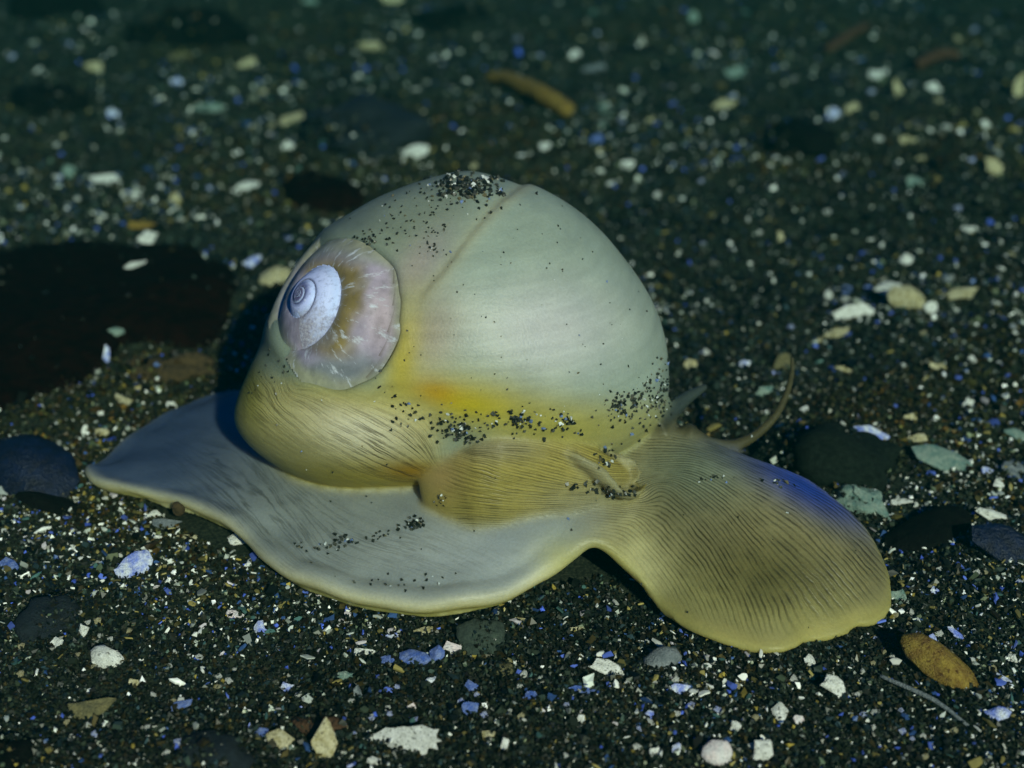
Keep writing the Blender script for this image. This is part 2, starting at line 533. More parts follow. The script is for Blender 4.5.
def paint_body(me, co, reg):
    n = len(co)
    px, py, dep = project(co)
    nor = np.empty(n * 3, np.float32); me.vertices.foreach_get('normal', nor); nor = nor.reshape(-1, 3)
    def blob(x, y, sx, sy, a=0.0):
        c, s = math.cos(a), math.sin(a)
        dx, dy = px - x, py - y
        u, w = c * dx + s * dy, -s * dx + c * dy
        return np.exp(-((u / sx) ** 2 + (w / sy) ** 2))
    col = np.zeros((n, 3))
    vein = np.zeros((n, 3))
    def lerp(mask, c, w):
        w = np.clip(w, 0, 1)[:, None]
        col[mask] = (col * (1 - w) + np.array(c) * w)[mask]
    M = reg == 0; Fm = reg == 1; Fl = reg == 2; Si = reg == 3; Te = reg == 4
    # mantle over the shell: pale grey green, yellow towards its lower edge
    col[M] = (.30, .37, .32)
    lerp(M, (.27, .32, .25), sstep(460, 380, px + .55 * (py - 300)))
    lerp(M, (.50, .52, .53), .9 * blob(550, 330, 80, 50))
    lerp(M, (.32, .28, .30), .7 * blob(418, 265, 20, 45, .7))
    lerp(M, (.36, .29, .22), .7 * blob(432, 335, 28, 45, .2))
    lerp(M, (.42, .35, .06), .95 * blob(403, 352, 15, 55, .12))
    lerp(M, (.36, .36, .19), sstep(385, 420, py) * sstep(470, 560, px))
    lerp(M, (.45, .38, .05), .95 * blob(468, 404, 88, 28, .14))
    lerp(M, (.46, .25, .02), .8 * blob(436, 392, 20, 10, .2))
    lerp(M, (.40, .37, .10), .6 * blob(560, 430, 70, 14))
    low = sstep(372, 398, py - .16 * (px - 300)) * sstep(455, 425, px)
    lerp(M, (.47, .43, .20), low)
    lerp(M, (.76, .72, .55), .95 * low * blob(358, 430, 56, 26, .2))
    lerp(M, (.37, .31, .075), low * sstep(450, 482, py))
    lerp(M, (.36, .33, .07), low * blob(330, 385, 75, 12, .25))
    lerp(M, (.34, .19, .025), .9 * low * blob(412, 472, 28, 10, .1))
    lerp(M, (.33, .31, .08), .8 * blob(250, 390, 14, 40))
    sl_ = catmull([(530, 183), (500, 204), (476, 230), (452, 262), (428, 290), (404, 318), (395, 350)], 8, False)
    sd_ = np.hypot(px[:, None] - sl_[None, :, 0], py[:, None] - sl_[None, :, 1]).min(1)
    lerp(M, (.46, .44, .27), .55 * np.exp(-((sd_ - 1) / 4.) ** 2))
    col[M] *= .84
    # foot
    col[Fm] = (.27, .295, .285)
    lerp(Fm, (.37, .40, .41), .85 * blob(480, 556, 110, 38))
    lerp(Fm, (.075, .10, .155), sstep(320, 160, px + .5 * (py - 470)))  # tail: its shade and blue ambient light painted into the tissue colour
    P = sstep(560, 640, px)
    lerp(Fm, (.27, .24, .13), P)
    lerp(Fm, (.36, .33, .15), .9 * P * sstep(60, 0, np.abs((py - 590) - .28 * (px - 690))))
    lerp(Fm, (.56, .52, .29), P * blob(640, 560, 44, 44))
    lerp(Fm, (.22, .25, .18), P * blob(700, 470, 60, 38))
    lerp(Fm, (.105, .095, .035), .85 * P * blob(775, 575, 85, 42, .25))
    lerp(Fm, (.035, .08, .42), .98 * P * blob(806, 486, 74, 20, .52))  # blue ambient light along the back top edge, painted into the tissue
    # cream rim: outward facing, low
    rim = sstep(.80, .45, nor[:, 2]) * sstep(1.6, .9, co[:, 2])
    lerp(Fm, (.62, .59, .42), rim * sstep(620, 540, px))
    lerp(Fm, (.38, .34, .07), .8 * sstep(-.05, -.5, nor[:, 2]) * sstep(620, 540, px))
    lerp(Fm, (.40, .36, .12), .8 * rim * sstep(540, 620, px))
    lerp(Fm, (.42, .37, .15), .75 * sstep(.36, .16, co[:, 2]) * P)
    lerp(Fm, (.42, .40, .14), .6 * blob(562, 558, 26, 22))
    col[Fm] *= .84
    # head lobe
    col[Fl] = (.34, .29, .10)
    lerp(Fl, (.23, .21, .13), blob(490, 447, 50, 14))
    lerp(Fl, (.42, .31, .15), .8 * blob(440, 475, 25, 25))
    lerp(Fl, (.27, .27, .20), .7 * blob(590, 505, 50, 22))
    lerp(Fl, (.36, .34, .19), sstep(512, 530, py))
    col[Fl] *= .84
    col[Si] = (.25, .235, .14); lerp(Si, (.24, .18, .025), .8 * blob(648, 480, 9, 20))
    col[Te] = (.055, .05, .026); lerp(Te, (.035, .045, .042), sstep(715, 700, px) * sstep(432, 415, py))
    # veins: direction fields
    pro = line_field([(0, [(622, 515), (641, 520), (676, 556), (700, 590), (716, 625)]), (9, [(640, 495), (665, 485), (708, 516), (743, 562), (767, 600), (776, 632)]),
                      (17, [(652, 470), (690, 470), (730, 490), (778, 530), (827, 576), (858, 618)]), (24, [(660, 448), (700, 452), (760, 478), (820, 512), (885, 580)]),
                      (29, [(664, 430), (700, 438), (760, 463), (830, 498)])], 1e-4)
    fl = line_field([(40, [(600, 470), (560, 455), (520, 448), (470, 446)]), (46, [(600, 485), (545, 474), (500, 463), (450, 452)]), (52, [(600, 495), (540, 493), (490, 486), (440, 470)]),
                     (58, [(600, 505), (550, 510), (500, 510), (445, 505)]), (64, [(600, 518), (550, 522), (500, 526), (450, 525)])], 1e-4)
    fo = line_field([(0, [(180, 470), (222, 502), (264, 548)]), (9, [(235, 448), (275, 490), (322, 548)]), (17, [(290, 478), (350, 520), (430, 548)]), (-9, [(120, 470), (170, 485), (220, 520)])], 1e-3)
    ma = line_field([(0, [(252, 395), (300, 440), (380, 478), (428, 482)]), (8, [(262, 350), (300, 402), (390, 455), (430, 474)]), (16, [(292, 384), (345, 402), (405, 432), (436, 466)]),
                     (24, [(360, 392), (400, 402), (432, 430), (442, 465)])], 1e-3)
    XY = np.stack([px, py], 1)
    mp = Fm & (px > 560)
    vein[mp, 0] = pro(XY[mp])
    vein[mp, 1] = (sstep(575, 640, px) * sstep(.18, .6, co[:, 2]) * (1 - .9 * blob(630, 575, 34, 45)) * sstep(-.35, .15, nor[:, 2]))[mp]
    vein[mp, 2] = .72
    mf = Fm & (px <= 560)
    vein[mf, 0] = fo(XY[mf])
    vein[mf, 1] = (.70 * (blob(250, 500, 90, 50, .6) + .5 * blob(400, 545, 90, 25, .2)) * sstep(.3, .7, nor[:, 2]))[mf]
    vein[Fl | Si, 0] = fl(XY[Fl | Si])
    vein[Fl, 1] = (sstep(432, 470, px) * sstep(438, 448, py) * .95)[Fl]
    vein[Si, 1] = .6
    vein[Si, 2] = .3
    vein[Fl, 2] = .55
    vein[M, 0] = ma(XY[M])
    vein[M, 1] = (low * np.clip(1.2 * blob(398, 458, 70, 36, .5) + .75 * blob(275, 388, 38, 48), 0, 1))[M]
    lum = col @ np.array([.3, .6, .1])
    col = np.clip(lum[:, None] + 1.16 * (col - lum[:, None]), .004, .9) * .90
    ed = np.empty(len(me.edges) * 2, np.int32); me.edges.foreach_get('vertices', ed); ed = ed.reshape(-1, 2)
    deg = np.bincount(ed.ravel(), minlength=n).astype(float)[:, None]
    for _ in range(14):
        acc = np.zeros_like(col)
        for k in range(3):
            acc[:, k] = np.bincount(ed[:, 0], col[ed[:, 1], k], n) + np.bincount(ed[:, 1], col[ed[:, 0], k], n)
        col = .35 * col + .65 * acc / np.maximum(deg, 1)
    vm = vein[:, 1].copy()
    for _ in range(8):
        vm = .4 * vm + .6 * (np.bincount(ed[:, 0], vm[ed[:, 1]], n) + np.bincount(ed[:, 1], vm[ed[:, 0]], n)) / np.maximum(deg[:, 0], 1)
    vein[:, 1] = vm
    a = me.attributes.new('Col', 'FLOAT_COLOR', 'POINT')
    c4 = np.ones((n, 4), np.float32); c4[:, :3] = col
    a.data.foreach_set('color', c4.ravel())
    a = me.attributes.new('vein', 'FLOAT_VECTOR', 'POINT')
    a.data.foreach_set('vector', vein.astype(np.float32).ravel())
paint_body(body_me, bco, breg)

def mat_tissue():
    b = NB('snail_tissue')
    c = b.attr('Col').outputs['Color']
    sep = b.n('ShaderNodeSeparateXYZ'); b.l(b.attr('vein').outputs['Vector'], sep.inputs[0])
    v, mask, reg = sep.outputs
    tc = b.n('ShaderNodeTexCoord')
    warp = b.noise(1.6, 3, .6, tc.outputs['Object'])
    vv = b.math('ADD', b.math('MULTIPLY', v, 1.22), b.math('MULTIPLY', b.math('SUBTRACT', warp, .5), 1.3))
    # regular stripes
    s = b.math('SINE', b.math('MULTIPLY', vv, 6.2832))
    stripes = b.ramp(b.math('MULTIPLY_ADD', s, .5, .5), [(.50, 0.0), (.98, 1.0)])
    # irregular veins
    cv = b.n('ShaderNodeCombineXYZ'); b.l(b.math('MULTIPLY', vv, .85), cv.inputs[0])
    so_ = b.n('ShaderNodeSeparateXYZ'); b.l(tc.outputs['Object'], so_.inputs[0])
    b.l(b.math('MULTIPLY', so_.outputs[0], .5), cv.inputs[1]); b.l(b.math('MULTIPLY', so_.outputs[1], .5), cv.inputs[2])
    nz = b.noise(1.0, 2.2, .55, cv.outputs[0])
    line = b.math('ABSOLUTE', b.math('SUBTRACT', nz, .5))
    veins = b.ramp(line, [(.0, 1.0), (.02, .9), (.06, 0.0)])
    patt = b.n('ShaderNodeMix'); patt.data_type = 'FLOAT'
    b.l(reg, patt.inputs[0]); b.l(veins, patt.inputs[2]); b.l(stripes, patt.inputs[3])
    brk = b.ramp(b.noise(2.3, 3, .6, tc.outputs['Object']), [(.30, .25), (.55, 1.0)])
    m = b.math('MULTIPLY', b.math('MULTIPLY', patt.outputs[0], mask), brk, clamp=True)
    dark = b.mix(1.0, c, (.20, .19, .17), 'MULTIPLY')
    c2 = b.mix(b.math('MULTIPLY', m, .92, clamp=True), c, dark)
    mot = b.noise(1.1, 4, .6, tc.outputs['Object'])
    c2 = b.mix(.5, c2, b.ramp(mot, [(.3, (.78, .8, .82)), (.7, (1.12, 1.1, 1.05))]), 'MULTIPLY')
    mp = b.n('ShaderNodeMapping'); mp.inputs['Scale'].default_value = (.22, .5, 3.2); mp.inputs['Rotation'].default_value = (0, .14, 0)
    b.l(tc.outputs['Object'], mp.inputs[0])
    band = b.noise(1.6, 4, .6, mp.outputs[0])
    c2 = b.mix(.42, c2, b.ramp(band, [(.32, .72), (.68, 1.16)]), 'MULTIPLY')
    fine = b.noise(22, 2, .6, tc.outputs['Object'])
    c2 = b.mix(.35, c2, b.ramp(fine, [(.3, .75), (.65, 1.1)]), 'MULTIPLY')
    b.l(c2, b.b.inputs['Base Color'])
    b.setp(Roughness=.42, Specular_IOR_Level=.20)
    b.b.subsurface_method = 'BURLEY'
    b.b.inputs['Subsurface Weight'].default_value = .60
    b.b.inputs['Subsurface Radius'].default_value = (1.0, .75, .35)
    b.b.inputs['Subsurface Scale'].default_value = .28
    h = b.math('ADD', b.math('MULTIPLY_ADD', m, -.7, b.math('MULTIPLY', fine, .4)), b.math('MULTIPLY', mot, .9))
    b.bump(h, .45, .045)
    return b.m

def build_snail():
    root = bpy.data.objects.new('moon_snail', None)
    COL.objects.link(root)
    root.location = (-.5, -5, 0)
    tag(root, 'large moon snail with cream foot spread wide and grey-green globe over its shell', 'snail')
    body_me.name = 'body'
    body_me.polygons.foreach_set('use_smooth', np.ones(len(body_me.polygons), bool))
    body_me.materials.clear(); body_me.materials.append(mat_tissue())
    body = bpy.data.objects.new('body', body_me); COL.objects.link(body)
    body.parent = root; body.location = -root.location
    tag(body, 'soft cream and yellow foot, head and mantle with dark veins')
    # shell: spiral whorls seen through the opening of the mantle
    W = 2.3; R0 = .95
    NR, NA = 150, 220
    r = np.concatenate([[0.0], np.geomspace(.02, 2.1, NR - 1)])
    a = np.linspace(0, 2 * np.pi, NA, endpoint=False)
    Rg, Ag = np.meshgrid(r, a, indexing='ij')
    Ap = (np.pi / 2 - Ag) % (2 * np.pi)          # opens clockwise, widest below the apex
    turn = np.log(np.maximum(Rg, .012) / R0) / math.log(W) - Ap / (2 * np.pi) + 1.0
    fr = turn - np.floor(turn)
    bul = Rg * .15 * (np.sin(np.pi * fr) ** .75) * (1.1 - .5 * fr)
    bul -= Rg * .05
    bul *= sstep(1.9, 1.3, Rg) * .8 + .2
    H = dome_h(Rg * np.cos(Ag), Rg * np.sin(Ag)) + bul + .30 * np.exp(-(Rg / .52) ** 2)
    V = APEX + Rg[..., None] * (np.cos(Ag)[..., None] * e1 + np.sin(Ag)[..., None] * e2) + H[..., None] * AX_A
    idx = np.arange(NR * NA).reshape(NR, NA)
    F = np.stack([idx[:-1], np.roll(idx, -1, 1)[:-1], np.roll(idx, -1, 1)[1:], idx[1:]], -1).reshape(-1, 4)
    whorl = np.floor(turn).astype(int).reshape(-1)
    spx, spy, _ = project(V.reshape(-1, 3))
    F = F[(opening_e(spx, spy)[F] < 1.10).all(1)]
    inner = whorl[F[:, 0]] <= -1
    # attribute: r, turn fraction, angle
    def sub(mask, name, mat, parent, paint=False):
        Fm = F[mask]; u, inv = np.unique(Fm, return_inverse=True); inv = inv.reshape(Fm.shape)
        Vm = V.reshape(-1, 3)[u] - np.array(root.location)
        faces = []
        for q in inv:
            t = list(dict.fromkeys(int(x) for x in q))
            faces.append(t)
        cc = None
        if paint:
            x_, y_ = spx[u], spy[u]
            wob = 9 * vnoise(x_ / 14., y_ / 14., 44, 3, 1.0)
            cc = np.tile(np.array((.30, .27, .36)), (len(u), 1))
            def bl(c, w):
                nonlocal cc
                w = np.clip(w, 0, 1)[:, None]; cc = cc * (1 - w) + np.array(c) * w
            bl((.36, .30, .34), np.exp(-(((x_ - 385) / 22) ** 2 + ((y_ - 320) / 40) ** 2)))
            bl((.16, .18, .20), sstep(345, 372, y_ + wob))
            bl((.20, .155, .045), .95 * sstep(370, 350, x_ + 1.6 * wob) * sstep(362, 340, y_ - wob) * sstep(250, 272, y_ + wob) * sstep(296, 312, x_))
            bl((.27, .25, .24), .6 * sstep(.0, .7, vnoise(x_ / 9., y_ / 9., 51, 3, 1.0)))
            bl((.20, .22, .18), .8 * sstep(268, 250, y_ + wob))
            bl((.26, .27, .18), .9 * sstep(.76, .98, opening_e(x_, y_) + .006 * wob))
        o = mesh_obj(name, Vm, faces, mat, parent, col=cc)
        at_ = o.data.attributes.new('whorl', 'FLOAT_VECTOR', 'POINT')
        at_.data.foreach_set('vector', np.stack([Rg.reshape(-1)[u], fr.reshape(-1)[u], (Ap if not paint else Ag).reshape(-1)[u]], 1).astype(np.float32).ravel())
        return o
    b = NB('shell_whorl_porcelain')
    sep = b.n('ShaderNodeSeparateXYZ'); b.l(b.attr('whorl').outputs['Vector'], sep.inputs[0])
    rr, ff, aa = sep.outputs
    n1 = b.noise(1.0, 3); n2 = b.noise(9, 4, .7)
    cw = b.n('ShaderNodeCombineXYZ'); b.l(b.math('MULTIPLY', rr, 1.4), cw.inputs[0]); b.l(b.math('MULTIPLY', aa, 5.0), cw.inputs[1])
    n3 = b.noise(1.6, 5, .7, cw.outputs[0])
    cst = b.mix(.6, b.attr('Col').outputs['Color'], b.ramp(b.noise(4, 3), [(.3, .6), (.7, 1.3)]), 'MULTIPLY')
    scr = b.ramp(n3, [(.56, 0.0), (.66, 1.0)])
    cst = b.mix(b.math('MULTIPLY', scr, .8), cst, (.50, .55, .62))
    cst = b.mix(b.ramp(n2, [(.58, 0.0), (.66, .35)]), cst, (.16, .15, .16))
    edge = b.ramp(ff, [(.0, 1.0), (.05, 0.0)])
    cst = b.mix(b.math('MULTIPLY', edge, .7), cst, (.10, .08, .05))
    b.l(cst, b.b.inputs['Base Color']); b.setp(Roughness=.32, Specular_IOR_Level=.35)
    b.bump(n2, .3, .03)
    shell = sub(~inner, 'shell', b.m, root, True)
    tag(shell, 'exposed lavender and amber whorl of the shell')
    b2 = NB('shell_spire_porcelain')
    sep = b2.n('ShaderNodeSeparateXYZ'); b2.l(b2.attr('whorl').outputs['Vector'], sep.inputs[0])
    rr, ff, aa = sep.outputs
    n2 = b2.noise(9, 4, .7); n3 = b2.noise(26, 3, .7)
    c = b2.ramp(rr, [(.0, (.05, .04, .08)), (.10, (.09, .08, .17)), (.20, (.12, .14, .30)), (.27, (.40, .46, .78)), (.6, (.50, .58, .88))])
    c = b2.mix(b2.ramp(ff, [(.0, .9), (.10, .75), (.2, 0.0)]), c, (.05, .05, .10))
    c = b2.mix(b2.ramp(ff, [(.72, 0.0), (.90, .7), (1.0, .4)]), c, (.42, .54, .85))
    c = b2.mix(b2.ramp(n2, [(.5, 0.0), (.68, .7)]), c, (.20, .23, .40))
    c = b2.mix(b2.ramp(n3, [(.56, 0.0), (.70, .55)]), c, (.55, .62, .80))
    fadeA = b2.math('MULTIPLY_ADD', b2.math('SUBTRACT', n2, .5), 2.4, aa)
    mr = b2.n('ShaderNodeMapRange'); mr.inputs[1].default_value = 4.9; mr.inputs[2].default_value = 6.1
    b2.l(fadeA, mr.inputs[0])
    fr_ = b2.math('MULTIPLY', mr.outputs[0], b2.ramp(rr, [(.30, 0.0), (.42, .95)]))
    c = b2.mix(fr_, c, b2.ramp(n3, [(.4, (.22, .20, .26)), (.62, (.38, .38, .45))]))
    b2.l(c, b2.b.inputs['Base Color']); b2.setp(Roughness=.35, Specular_IOR_Level=.35)
    b2.bump(n3, .35, .02)
    sp = sub(inner, 'spire', b2.m, shell)
    tag(sp, 'small bluish white coiled spire')
    return root, body
snail, snail_body = build_snail()
BODY_BVH = BVHTree.FromPolygons([tuple(v) for v in bco], [tuple(p.vertices) for p in body_me.polygons])
def on_body(px, py):
    d = Vector(ray(px, py)).normalized()
    h = BODY_BVH.ray_cast(Vector(CAM), d)
    return h[0], h[1]

# ------------------------------------------------------------------ sand grains
FLECK = np.array([(.85, .86, .80), (.38, .41, .36), (.05, .09, .42), (.03, .07, .20), (.22, .17, .035), (.13, .15, .09)])
M_GRAIN = mat_sand_grain()
CUBE = np.array([(-1, -1, -1), (1, -1, -1), (1, 1, -1), (-1, 1, -1), (-1, -1, 1), (1, -1, 1), (1, 1, 1), (-1, 1, 1)], float)
CF = np.array([(0, 3, 2, 1), (4, 5, 6, 7), (0, 1, 5, 4), (1, 2, 6, 5), (2, 3, 7, 6), (3, 0, 4, 7)])
def grains(P, size, asp, rng, tilt=None):
    """(n,8,3) irregular little blocks at P; asp (n,3)"""
    n = len(P)
    J = CUBE[None] / np.linalg.norm(CUBE[0]) * 1.5 * rng.uniform(.45, 1.0, (n, 8, 1)) + rng.uniform(-.32, .32, (n, 8, 3))
    J *= (size[:, None] * asp)[:, None, :] * .5
    if tilt is None:
        q = rng.normal(size=(n, 4))
    else:
        yaw = rng.uniform(0, np.pi * 2, n); ax = rng.normal(size=(n, 2)) * tilt
        q = np.stack([np.cos(yaw / 2), ax[:, 0], ax[:, 1], np.sin(yaw / 2)], 1)
    q /= np.linalg.norm(q, axis=1)[:, None]
    w, x, y, z = q.T
    R = np.stack([1 - 2 * (y * y + z * z), 2 * (x * y - z * w), 2 * (x * z + y * w), 2 * (x * y + z * w), 1 - 2 * (x * x + z * z), 2 * (y * z - x * w),
                  2 * (x * z - y * w), 2 * (y * z + x * w), 1 - 2 * (x * x + y * y)], 1).reshape(n, 3, 3)
    return np.einsum('nij,nkj->nki', R, J) + P[:, None, :]
def rot_mats(q):
    q = q / np.linalg.norm(q, axis=1)[:, None]
    w, x, y, z = q.T
    return np.stack([1 - 2 * (y * y + z * z), 2 * (x * y - z * w), 2 * (x * z + y * w), 2 * (x * y + z * w), 1 - 2 * (x * x + z * z), 2 * (y * z - x * w),
                     2 * (x * z - y * w), 2 * (y * z + x * w), 1 - 2 * (x * x + y * y)], 1).reshape(-1, 3, 3)
def plates(P, size, rng):
    n = len(P)
    a = (np.arange(6)[None] + rng.uniform(-.3, .3, (n, 6))) * (np.pi / 3)
    r = rng.uniform(.35, 1.0, (n, 6)) * .5
    asp = rng.uniform(.2, .9, (n, 1))
    x, y = r * np.cos(a), r * np.sin(a) * asp
    th = rng.uniform(.06, .16, (n, 1)); cv = rng.uniform(.05, .35, (n, 1))
    z = -cv * (r * 2) ** 2 * .5
    top = np.stack([x, y, z + th / 2], -1); bot = np.stack([x * .9, y * .9, z - th / 2], -1)
    ct = np.zeros((n, 1, 3)); ct[:, 0, 2] = th[:, 0] / 2
    cb = np.zeros((n, 1, 3)); cb[:, 0, 2] = -th[:, 0] / 2
    J = np.concatenate([ct, top, cb, bot], 1) * size[:, None, None]
    yaw = rng.uniform(0, np.pi * 2, n); ax = rng.normal(size=(n, 2)) * .24
    R = rot_mats(np.stack([np.cos(yaw / 2), ax[:, 0], ax[:, 1], np.sin(yaw / 2)], 1))
    V = np.einsum('nij,nkj->nki', R, J) + P[:, None, :]
    T = []
    for i in range(6):
        k = (i + 1) % 6
        T += [(0, 1 + i, 1 + k), (7, 8 + k, 8 + i), (1 + i, 8 + i, 8 + k), (1 + i, 8 + k, 1 + k)]
    Q = (np.array(T)[None] + (np.arange(n) * 14)[:, None, None]).reshape(-1, 3)
    return V.reshape(-1, 3), Q
OCT = np.array([(1, 0, 0), (-1, 0, 0), (0, 1, 0), (0, -1, 0), (0, 0, 1), (0, 0, -1)], float)
OCT_F = np.array([(0, 2, 4), (2, 1, 4), (1, 3, 4), (3, 0, 4), (2, 0, 5), (1, 2, 5), (3, 1, 5), (0, 3, 5)])
CUBE_T = np.array([t for q in CF for t in ((q[0], q[1], q[2]), (q[0], q[2], q[3]))])
def octas(P, size, asp, rng):
    n = len(P)
    J = OCT[None] * rng.uniform(.6, 1.0, (n, 6, 1)) + rng.uniform(-.3, .3, (n, 6, 3))
    J *= (size[:, None] * asp)[:, None, :] * .5
    return np.einsum('nij,nkj->nki', rot_mats(rng.normal(size=(n, 4))), J) + P[:, None, :]
def screen_points(n, rng, m=70):
    px = rng.uniform(-m, 1024 + m, n); py = rng.uniform(-m * .4, 768 + m, n)
    d = FWD[None] + RGT[None] * ((px - 512) / FPX)[:, None] - UPV[None] * ((py - 384) / FPX)[:, None]
    t = -CAM[2] / d[:, 2]
    P = CAM + d * t[:, None]
    return P, t
def outside_foot(P):
    q = ((P[:, 0] + 1.0) / 6.3) ** 2 + ((P[:, 1] + 4.4) / 3.2) ** 2
    return q > 1
COVER = []       # stones and fronds with the share of grains that lies on top of them
def cover_height(P):
    out = np.full(len(P), -9.0)
    for kind, data in COVER:
        if kind == 'stone':
            cx, cy, cz, a, b, zr, ang = data
            c, s_ = math.cos(ang), math.sin(ang)
            x, y = P[:, 0] - cx, P[:, 1] - cy
            u, v = (c * x + s_ * y) / a, (-s_ * x + c * y) / b
            r2 = u * u + v * v
            z = cz + zr * np.sqrt(np.clip(1 - r2, 0, 1))
            hit = (r2 < 1) & (RNG.random(len(P)) < .34 + .5 * sstep(.15, .9, r2))
        else:
            bvh, c0, share = data
            near = np.hypot(P[:, 0] - c0[0], P[:, 1] - c0[1]) < c0[2]
            z = np.full(len(P), -9.0); hit = near & (RNG.random(len(P)) < share)
            for i in np.nonzero(hit)[0]:
                h = bvh.ray_cast(Vector((P[i, 0], P[i, 1], 20)), Vector((0, 0, -1)))
                if h[0] is not None: z[i] = h[0].z
        out = np.where(hit, np.maximum(out, z), out)
    return out
def build_sand():
    HUE = np.array([(.74, 1.0, .62), (.66, 1.0, .80), (1.20, .95, .34), (.52, .95, 1.10), (.95, 1.0, .75)])
    def colours(P, n):
        t = np.linalg.norm(P - CAM, axis=1)
        c = HUE[RNG.choice(5, n, p=[.34, .24, .17, .13, .12])] * RNG.lognormal(math.log(.0115), .85, (n, 1))
        c = np.clip(c, .0015, .20)
        brown = sstep(.0, .6, vnoise(P[:, 0], P[:, 1], 33, 2, .35))[:, None]
        c = c * (1 - brown * (1 - np.array([1.6, 1.15, .55])))
        # flecks of shell gather in patches; plain silt between them; flecks thinned out in the hollow under the foot
        big = vnoise(P[:, 0], P[:, 1], 21, 3, .55)
        hollow = np.exp(-((P[:, 0] - 1.9) ** 2 / 2.2 + (P[:, 1] + 8.9) ** 2 / 1.2))
        p = (.022 + .12 * sstep(-.25, .6, big)) * (1 - .9 * hollow) * np.clip(1.25 - t / 75., .3, 1)
        fleck = RNG.random(n) < p
        k = RNG.choice(len(FLECK), n, p=[.24, .24, .13, .11, .14, .14])
        return np.clip(np.where(fleck[:, None], FLECK[k] * RNG.lognormal(0, .3, (n, 1)), c), 0, .9)
    Vs, Fs, Cs, base = [], [], [], 0
    for count, mu, sg, lo, hi, octa in ((175000, -2.92, .33, .03, .12, True), (26000, -2.35, .28, .08, .26, False)):
        P, t = screen_points(count, RNG)
        keep = outside_foot(P); P = P[keep]; t = t[keep]; n = len(P)
        lift = cover_height(P)
        size = np.clip(RNG.lognormal(mu, sg, n), lo, hi) * np.clip(t / 25., .9, 2.0) ** .85
        P[:, 2] = np.maximum(ground_z(P[:, 0], P[:, 1]), lift) + size * RNG.uniform(-.15, .42, n) + (.03 * RNG.random(n) if octa else 0)
        asp = np.stack([RNG.uniform(.8, 1.5, n), RNG.uniform(.7, 1.2, n), RNG.uniform(.5, 1.0, n)], 1)
        c = colours(P, n)
        if octa:
            V = octas(P, size * 1.25, asp, RNG); Q = OCT_F; m = 6
        else:
            V = grains(P, size, asp, RNG); Q = CUBE_T; m = 8
        Fs.append((Q[None] + (np.arange(n) * m)[:, None, None]).reshape(-1, 3) + base)
        Vs.append(V.reshape(-1, 3)); Cs.append(np.repeat(c, m, 0)); base += n * m
    o = fast_mesh('sand', np.concatenate(Vs), np.concatenate(Fs), M_GRAIN, np.concatenate(Cs))
    tag(o, 'coarse dark grey-green sand covering the whole seabed', 'sand', kind='stuff')
    # flat splinters of broken shell among the grains
    P, t = screen_points(15000, RNG)
    keep = outside_foot(P) & (RNG.random(len(P)) < .18 + .75 * sstep(-.3, .6, vnoise(P[:, 0], P[:, 1], 21, 3, .55))); P = P[keep]; t = t[keep]; n = len(P)
    size = np.clip(RNG.lognormal(-2.12, .5, n), .05, .36) * np.clip(t / 25., .9, 2.0) ** .5
    P[:, 2] = ground_z(P[:, 0], P[:, 1]) + size * .15 + RNG.uniform(.0, .05, n)
    V, Q = plates(P, size, RNG)
    pal = np.array([(.90, .90, .84), (.42, .45, .42), (.10, .16, .58), (.04, .09, .24), (.30, .25, .08), (.11, .095, .03), (.06, .13, .12), (.58, .53, .56)])
    k = RNG.choice(8, n, p=[.21, .12, .11, .10, .15, .16, .09, .06])
    c = pal[k] * RNG.uniform(.35, 1.1, (n, 1))
    o = fast_mesh('shell_debris', V, Q, M_GRAIN, np.repeat(c, 14, 0))
    tag(o, 'fine white, blue and yellow splinters of broken shell mixed through the sand', 'debris', kind='stuff')

